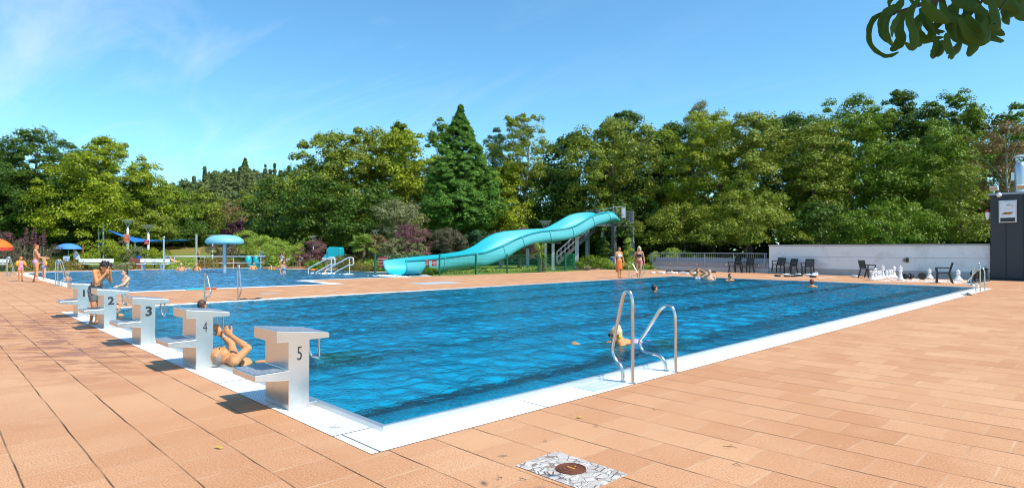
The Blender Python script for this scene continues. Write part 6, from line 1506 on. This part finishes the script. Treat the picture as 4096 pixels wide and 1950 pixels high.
# --- blonde swimmer
p = at(2462,1374,.03); O = Vector((p.x,p.y,0)); lf = -RT; lk_ = (-RT*.80-AW*.55).normalized()
def w3(r, a, z): return RT*r+AW*a+Vector((0,0,z))
J = dict(hed=w3(0,0,.165), nek=w3(.045,.04,.065), che=w3(.17,.14,-.01), wst=w3(.36,.24,-.03), pel=w3(.56,.34,-.09), hL=w3(.60,.28,-.09), hR=w3(.60,.42,-.09), kL=w3(.98,.5,-.12), kR=w3(.98,.66,-.12), aL=w3(1.36,.72,-.14), aR=w3(1.36,.88,-.14),
         sL=w3(.09,-.08,.0), sR=w3(.01,.20,.0), eL=w3(.0,-.30,-.08), eR=w3(-.26,.24,-.05), wL=w3(-.16,-.42,-.12), wR=w3(-.48,.16,-.045), handR=w3(-.62,.12,.02), handL=w3(-.3,-.5,-.12))
def shades(t, J, q_):
    h_, l_, u_, s_, k_ = q_['head'], q_['look'], q_['up'], q_['side'], q_['u']; mb = MB(); R_ = Matrix((s_, l_, u_)).transposed()
    for s in (-1,1): mb.ell(h_+l_*.052*k_+s_*s*.021*k_+u_*.002*k_, (.018*k_,.006*k_,.014*k_), 12, 8, R_); mb.bar(h_+l_*.048*k_+s_*s*.040*k_+u_*.006*k_, h_-l_*.005*k_+s_*s*.047*k_+u_*.004*k_, .003, .006)
    obj('sunglasses', mb, mat('black_lens', (.008,.008,.01), .08), t, ang=60)
    f = MB(); c = h_+s_*-.050*k_*(1 if s_.dot(RT) < 0 else -1)-u_*.012*k_-l_*.002*k_
    for k in range(7): a = k*.9; f.ell(c+(l_*math.cos(a)+u_*math.sin(a))*.014, (.013,.013,.013), 8, 6)
    f.ell(c, (.012,.012,.012), 8, 6); f.ell(c-u_*.035, (.007,.007,.016), 8, 6); obj('earring_flower', f, mat('flower_yellow', (.85,.55,.02), .5), t, ang=180)
    obj('lips', MB().ell(h_+l_*.053*k_-u_*.034*k_, (.012*k_,.006*k_,.005*k_), 10, 6, R_), mat('lipstick', (.38,.03,.03), .35), t, ang=180)
person('platinum blonde woman swimming in dark sunglasses with a yellow flower at her ear', O, 0, 1.68, J, SK_T, H_BL, 'bun', look=lk_-Vector((0,0,.12)), crown_up=(0,0,1), woman=True, vox=.0078, abs_=True, extras=shades, toes=dict(L=RT,R=RT), wear=[('swimsuit', cloth('swimsuit_lilac', (.45,.35,.55)), [(J['pel'],J['wst'],.15)], .006)])
# --- swimmers and bathers
def bather(label, u, v, H, show, d, skin, hair, style, woman=False, child=False, wear=None, arms='down', fat=1.0, vox=.014, z=.03, lk=None, fingers=False):
    """person standing in the water; `show` = how far the crown stands above the water"""
    p = at(u, v, z); J = base_pose(child, woman)
    if arms == 'up':
        for s, x in (('L',-1),('R',1)): J['e'+s] = J['s'+s]+Vector((x*.12,.03,.075)); J['w'+s] = J['hed']+Vector((x*.055,-.01,.050)); J['hand'+s] = J['hed']+Vector((x*.02,-.02,.068))
    elif arms == 'rest':
        for s, x in (('L',-1),('R',1)): J['e'+s] = J['s'+s]+Vector((x*.07,.02,-.15)); J['w'+s] = J['s'+s]+Vector((-x*.02,.13,-.20))
    elif arms == 'left':
        J['eL'] = J['sL']+Vector((-.06,.12,-.11)); J['wL'] = J['sL']+Vector((-.10,.26,-.15)); J['eR'] = J['sR']+Vector((.05,-.02,-.17))
    hs_ = .085 if child else .067; top = (.925+hs_)*H
    wr = []
    if wear: wr = wear(J, H)
    return person(label, (p.x, p.y, z+show-top), dirz(d), H, J, skin, hair, style, look=lk or (0,1,0), woman=woman, child=child, vox=vox, fat=fat, fingers=fingers, wear=wr, legs=False)
BK_W = cloth('bikini_blue_white', (.35,.50,.75)); GREYS = cloth('swimsuit_grey', (.22,.24,.27))
def top_(m_): return lambda J, H: [('bikini_top', m_, [((J['che']+Vector((x*.042,.06,0)))*H, (J['che']+Vector((x*.042,.06,0)))*H, .045*H) for x in (-1,1)], .006)]
def suit(m_): return lambda J, H: [('swimsuit', m_, [(J['pel']*H, J['che']*H, .105*H)], .006)]
def px_show(v0, v1, D): return (v1-v0)*D/FPX
def S_(v, v0, z=.03):
    D = (CAMZ-z)*FPX/(v-995.0); return (v-v0)*D/FPX
bather('dark-haired man swimming to the right in the middle of the big pool', 2617,1164,1.78,S_(1164,1137), (RT*.9+AW*.4).normalized(), SK_R, H_DK, 'short', fat=1.0)
bather('woman in a blue and white bikini lifting both arms behind her head', 2790,1114,1.68,S_(1114,1073), -AW-RT*.3, SK_T, H_BR, 'bun', woman=True, arms='up', wear=top_(BK_W), lk=(-.3,.9,-.2))
bather('balding heavy man standing chest-deep beside the woman with lifted arms', 2838,1117,1.78,S_(1117,1076), -AW-RT*.3, SK_P, H_GR, 'bald', fat=1.22)
bather('suntanned brown-haired bather up to the neck near the railing side', 2920,1121,1.66,S_(1121,1093), -AW+RT*.2, SK_T, H_BR, 'short', woman=True, arms='rest')
bather('red-brown haired swimmer seen from behind near the far corner', 3247,1145,1.66,S_(1145,1115), AW+RT*.3, SK_T, H_RD, 'short', woman=True)
bather('brown-haired child seen from behind, peeping over starting block four', 808,1262,1.35,.33, AW+RT*.3, SK_T, H_BR, 'short', child=True, vox=.010)
bather('wet-haired child in the water between blocks two and three', 463,1262,1.35,.26, RT-AW*.4, SK_T, H_DK, 'short', child=True, vox=.010)
bather('grey-haired man up to his neck in the play pool, facing left', 268,1117,1.78,S_(1117,1085), -RT-AW*.1, SK_R, H_GR, 'short')
bather('dark-haired man with moustache standing waist-deep in the play pool', 500,1141,1.78,S_(1141,1077), -AW-RT*.55, SK_P, H_DK, 'short', arms='left', fat=1.08, vox=.012, fingers=True)
bather('white-haired man leaning at the back edge of the play pool', 724,1079,1.75,S_(1079,1052), -AW+RT*.4, SK_R, H_BL, 'short', arms='rest', fat=1.15)
bather('tanned bald man with dark temples leaning at the play pool edge', 786,1079,1.78,S_(1079,1050), -AW-RT*.2, SK_T, H_DK, 'bald', arms='rest', fat=1.15)
bather('dark-haired man crouching at the edge near the turquoise play figure', 1013,1074,1.75,S_(1074,1048), RT*.8-AW*.5, SK_T, H_DK, 'short', arms='rest')
bather('woman in a grey swimsuit wading to the right in the play pool', 1133,1091,1.66,S_(1091,1042), RT-AW*.25, SK_R, H_BR, 'bun', woman=True, wear=suit(GREYS), vox=.012)
bather('wet-haired man between the white stair rails', 1298,1089,1.72,S_(1089,1067), -RT-AW*.3, SK_T, H_BR, 'short')
ARMB = mat('armband_orange', (.88,.30,.01), .35)
def armbands(sides=('L','R'), s=1.0):
    def f(t, J, q_):
        for s_ in sides:
            a, b = J['s'+s_], J['e'+s_]; c = a.lerp(b, .6); d = (b-a).normalized()*.055*s; obj('armband', MB().cap(c-d, c+d, .058*s, .058*s, 14), ARMB, t, ang=180)
    return f
def small_child_in_water():
    p = at(1085,1075,.03); J = base_pose(True); H = 1.0
    for s, x in (('L',-1),('R',1)): J['e'+s] = J['s'+s]+Vector((x*.13,.02,-.02)); J['w'+s] = J['s'+s]+Vector((x*.22,.10,.01))
    person('small child with two orange armbands in the play pool', (p.x,p.y,.03+.22-1.0), dirz(AW), H, J, SK_P, H_BL, 'short', child=True, vox=.014, fingers=False, extras=armbands())
small_child_in_water()
# --- mother and girls at the left
J = base_pose(woman=True); J['kL'] += Vector((-.012,.01,0)); J['aL'] += Vector((-.05,-.01,0)); J['aR'] += Vector((.035,.03,0))
for s, x in (('L',-1),('R',1)): J['e'+s] = J['s'+s]+Vector((x*.025,.055,-.150)); J['w'+s] = J['s'+s]+Vector((x*.01,.19,-.165))
p = at(143,1127.5); LIL = cloth('bikini_lilac', (.52,.30,.50))
person('mother in a pale lilac bikini seen from behind, reaching towards the small girl', p, dirz(AW*.75+RT*.66), 1.60, J, SK_T, H_RD, 'bun', look=(.55,.8,-.15), woman=True, vox=.012, fat=1.08,
       wear=[('bikini_bottom', LIL, [((J['pel']+Vector((0,-.02,-.025)))*1.6, (J['pel']+Vector((0,-.02,-.01)))*1.6, .100*1.6)], .006), ('bikini_top', LIL, [((J['che']+Vector((x*.042,.06,0)))*1.6, (J['che']+Vector((x*.042,.06,0)))*1.6, .045*1.6) for x in (-1,1)], .006)])
J = base_pose(child=True); 
for s, x in (('L',-1),('R',1)): J['e'+s] = J['s'+s]+Vector((x*.045,.03,-.13)); J['w'+s] = J['s'+s]+Vector((x*.03,.15,-.20))
p = at(80,1126); PINK = cloth('swimsuit_pink', (.62,.28,.38))
p = at(79,1127)+ -RT*.0
o_ = person('small red-haired girl in a pink swimsuit with orange armbands, left of her mother', at(82,1125), dirz(RT*.8-AW*.3), 1.08, J, SK_T, H_RD, 'pony', look=(0,1,-.1), child=True, vox=.011, fingers=False, extras=armbands(s=1.0), wear=[('swimsuit', PINK, [(J['pel']*1.08, J['che']*1.08, .105*1.08)], .006)])
p = at(176,1117.5); LAV = cloth('swimsuit_lavender', (.42,.33,.66)); J2 = {k: v.copy() for k, v in J.items()}; J2['eR'] = J['sR']+Vector((.12,.02,-.05)); J2['wR'] = J['sR']+Vector((.16,.10,-.14))
person('small blond girl in a lavender swimsuit with one orange armband held out', p, dirz(-AW*.8-RT*.3), 1.02, J2, SK_P, H_BL, 'short', look=(.2,.95,.1), child=True, vox=.011, fingers=False, extras=armbands(('L',)), wear=[('swimsuit', LAV, [(J['pel']*1.02, J['che']*1.02, .105*1.02)], .006)])
# --- the two women at the far ladder
ORS = cloth('sarong_orange', (.72,.16,.03)); WB = cloth('bikini_white', (.74,.72,.70)); BB = cloth('bikini_black', (.015,.014,.014)); CB = cloth('bikini_coral', (.70,.12,.10))
def shw(J, H, m_, reg, nm, off=.007): return (nm, m_, reg, off)
def cups(J, H, r=.046, band=True):
    c = [((J['che']+Vector((x*.040,.060,0)))*H, (J['che']+Vector((x*.040,.060,0)))*H, r*H) for x in (-1,1)]
    return c
J = base_pose(woman=True); J['kR'] += Vector((-.01,.03,0)); J['aR'] += Vector((-.035,.02,0)); J['wR'] += Vector((.02,.02,0)); J['eL'] += Vector((-.03,0,0)); J['wL'] += Vector((-.045,.0,0))
p = at(2476,1113.5); H = 1.53
t1 = person('dark-haired woman in a white bikini top and orange sarong walking at the pool edge', p, dirz(-AW*.9+RT*.35), H, J, SK_T, H_DK, 'bun', look=(-.5,.85,-.1), woman=True, vox=.012, fat=1.08, wear=[('bikini_top', WB, cups(J,H,.050), .006)])
sk = MB(); n = 20; vs = []
for i in range(9):
    tt = i/8; z = (.585-.30*tt)*H; rx = (.098+.012*tt)*H; ry = (.078+.010*tt)*H
    for k in range(n): a = 2*math.pi*k/n; w_ = 1+.06*tt*math.sin(5*a+1); vs.append((rx*w_*math.cos(a), ry*w_*math.sin(a)-.005, z-(.09*tt*H*max(0, math.cos(a+.6)))))
sk.add(vs, [(i*n+k, i*n+(k+1) % n, (i+1)*n+(k+1) % n, (i+1)*n+k) for i in range(8) for k in range(n)]); so_ = obj('sarong', sk, ORS, t1, ang=180); so_.modifiers.new('thick','SOLIDIFY').thickness = .005
J = base_pose(woman=True); J['kL'] += Vector((.012,.035,.0)); J['aL'] += Vector((.04,.045,.01)); J['kR'] += Vector((0,.0,0)); J['aR'] += Vector((-.02,-.05,0)); J['eL'] += Vector((-.025,0,0)); J['wL'] += Vector((-.03,0,0)); J['eR'] += Vector((.025,0,0)); J['wR'] += Vector((.035,0,0))
p = at(2556,1113.5); H = 1.56
person('blonde woman in a black bikini top and coral bottom walking behind the ladder', p, dirz(-AW*.95-RT*.1), H, J, SK_R, H_BL, 'long', look=(.25,.85,-.3), woman=True, vox=.012, fat=1.10, wear=[('bikini_top', BB, cups(J,H,.054), .006), ('bikini_bottom', CB, [((J['pel']+Vector((0,.0,-.02)))*H, (J['pel']+Vector((0,0,-.02)))*H, .090*H)], .006)])
# --- people further back
def seated(label, u, D, z, H, d, skin, hair, style, child=False, woman=False, wear=None, knees=.0):
    p = far(u, D); J = base_pose(child, woman)
    for n in J: J[n] = J[n]-Vector((0,0,.50))
    for s, x in (('L',-1),('R',1)): J['k'+s] = Vector((x*.07,.22,.02+knees)); J['a'+s] = Vector((x*.07,.24+.10*(knees > .1),-.22+knees*.4)); J['w'+s] = Vector((x*.09,.18,.06+knees)); J['e'+s] = Vector((x*.14,.03,.13))
    return person(label, (p.x,p.y,z), dirz(d), H, J, skin, hair, style, woman=woman, child=child, vox=.016, fingers=False, wear=wear(J,H) if wear else [])
seated('tanned child seated on the right end of the cream bench', 1184, 46.2, .46, 1.25, -AW, SK_R, H_BR, 'short', child=True, wear=lambda J, H: [('swimsuit', cloth('towel_pink', (.62,.40,.48)), [(J['pel']*H, J['che']*H, .105*H)], .01)])
seated('person with loose brown-blond hair seated left of the cream bench', 1126, 44.6, .42, 1.65, -AW+RT*.4, SK_R, H_BR, 'long', woman=True, wear=lambda J, H: [('swimsuit', cloth('top_pale_blue', (.55,.62,.70)), [(J['pel']*H, J['che']*H, .11*H)], .01)])
seated('person sitting with raised knees in the shade of the pink smoke bush', 1240, 46.0, .16, 1.65, -RT-AW*.3, SK_T, H_DK, 'short', knees=.20)
seated('child in orange crouching in front of the far blue bin', 1052, 45.0, .25, 1.05, -AW, SK_T, H_RD, 'short', child=True, wear=lambda J, H: [('shirt', cloth('shirt_orange', (.70,.22,.03)), [(J['pel']*H, J['che']*H, .11*H)], .012)])
J = base_pose(child=True); p = far(1199, 45.2); Hh = 1.15
person('boy in turquoise trunks standing at the right end of the cream bench', (p.x,p.y,0), dirz(RT-AW*.3), Hh, J, SK_T, H_RD, 'short', child=True, vox=.015, fingers=False, wear=[briefs(J,Hh,cloth('trunks_turquoise', (.05,.42,.50)),.3)])
J = base_pose(); p = far(795, 52); 
person('bald tanned man standing on the lawn behind the rusty hedge', (p.x,p.y,-.03), dirz(AW+RT*.6), 1.33, J, SK_T, None, look=(0,1,0), vox=.016, fingers=False, wear=[briefs(J,1.33,TRUNK_BL,.3)])
p = far(706, 44.3); O = Vector((p.x,p.y,.40)); W3 = lambda r, a, z: RT*r+AW*a+Vector((0,0,z))
J = dict(hed=W3(-.52,0,.40), nek=W3(-.42,0,.28), che=W3(-.30,0,.16), wst=W3(-.15,0,.06), pel=W3(0,0,.02), hL=W3(.04,.08,.02), hR=W3(.04,-.08,.02), kL=W3(.40,.08,.12), kR=W3(.42,-.09,.02), aL=W3(.80,.08,.02), aR=W3(.82,-.09,.0), sL=W3(-.36,.17,.22), sR=W3(-.36,-.17,.22), eL=W3(-.22,.24,.05), eR=W3(-.22,-.24,.05), wL=W3(0,.22,.04), wR=W3(0,-.22,.04))
person('sunbather lying back on the grey-blue lounger behind the rail', O, 0, 1.65, J, SK_T, H_BR, 'short', look=(RT*.7+Vector((0,0,.7))), crown_up=(0,0,1), vox=.016, abs_=True, fingers=False, toes=dict(L=(0,0,1),R=(0,0,1)), wear=[('swim_trunks', cloth('trunks_yellow', (.70,.50,.05)), [(J['pel'],J['pel'],.17)], .008)])
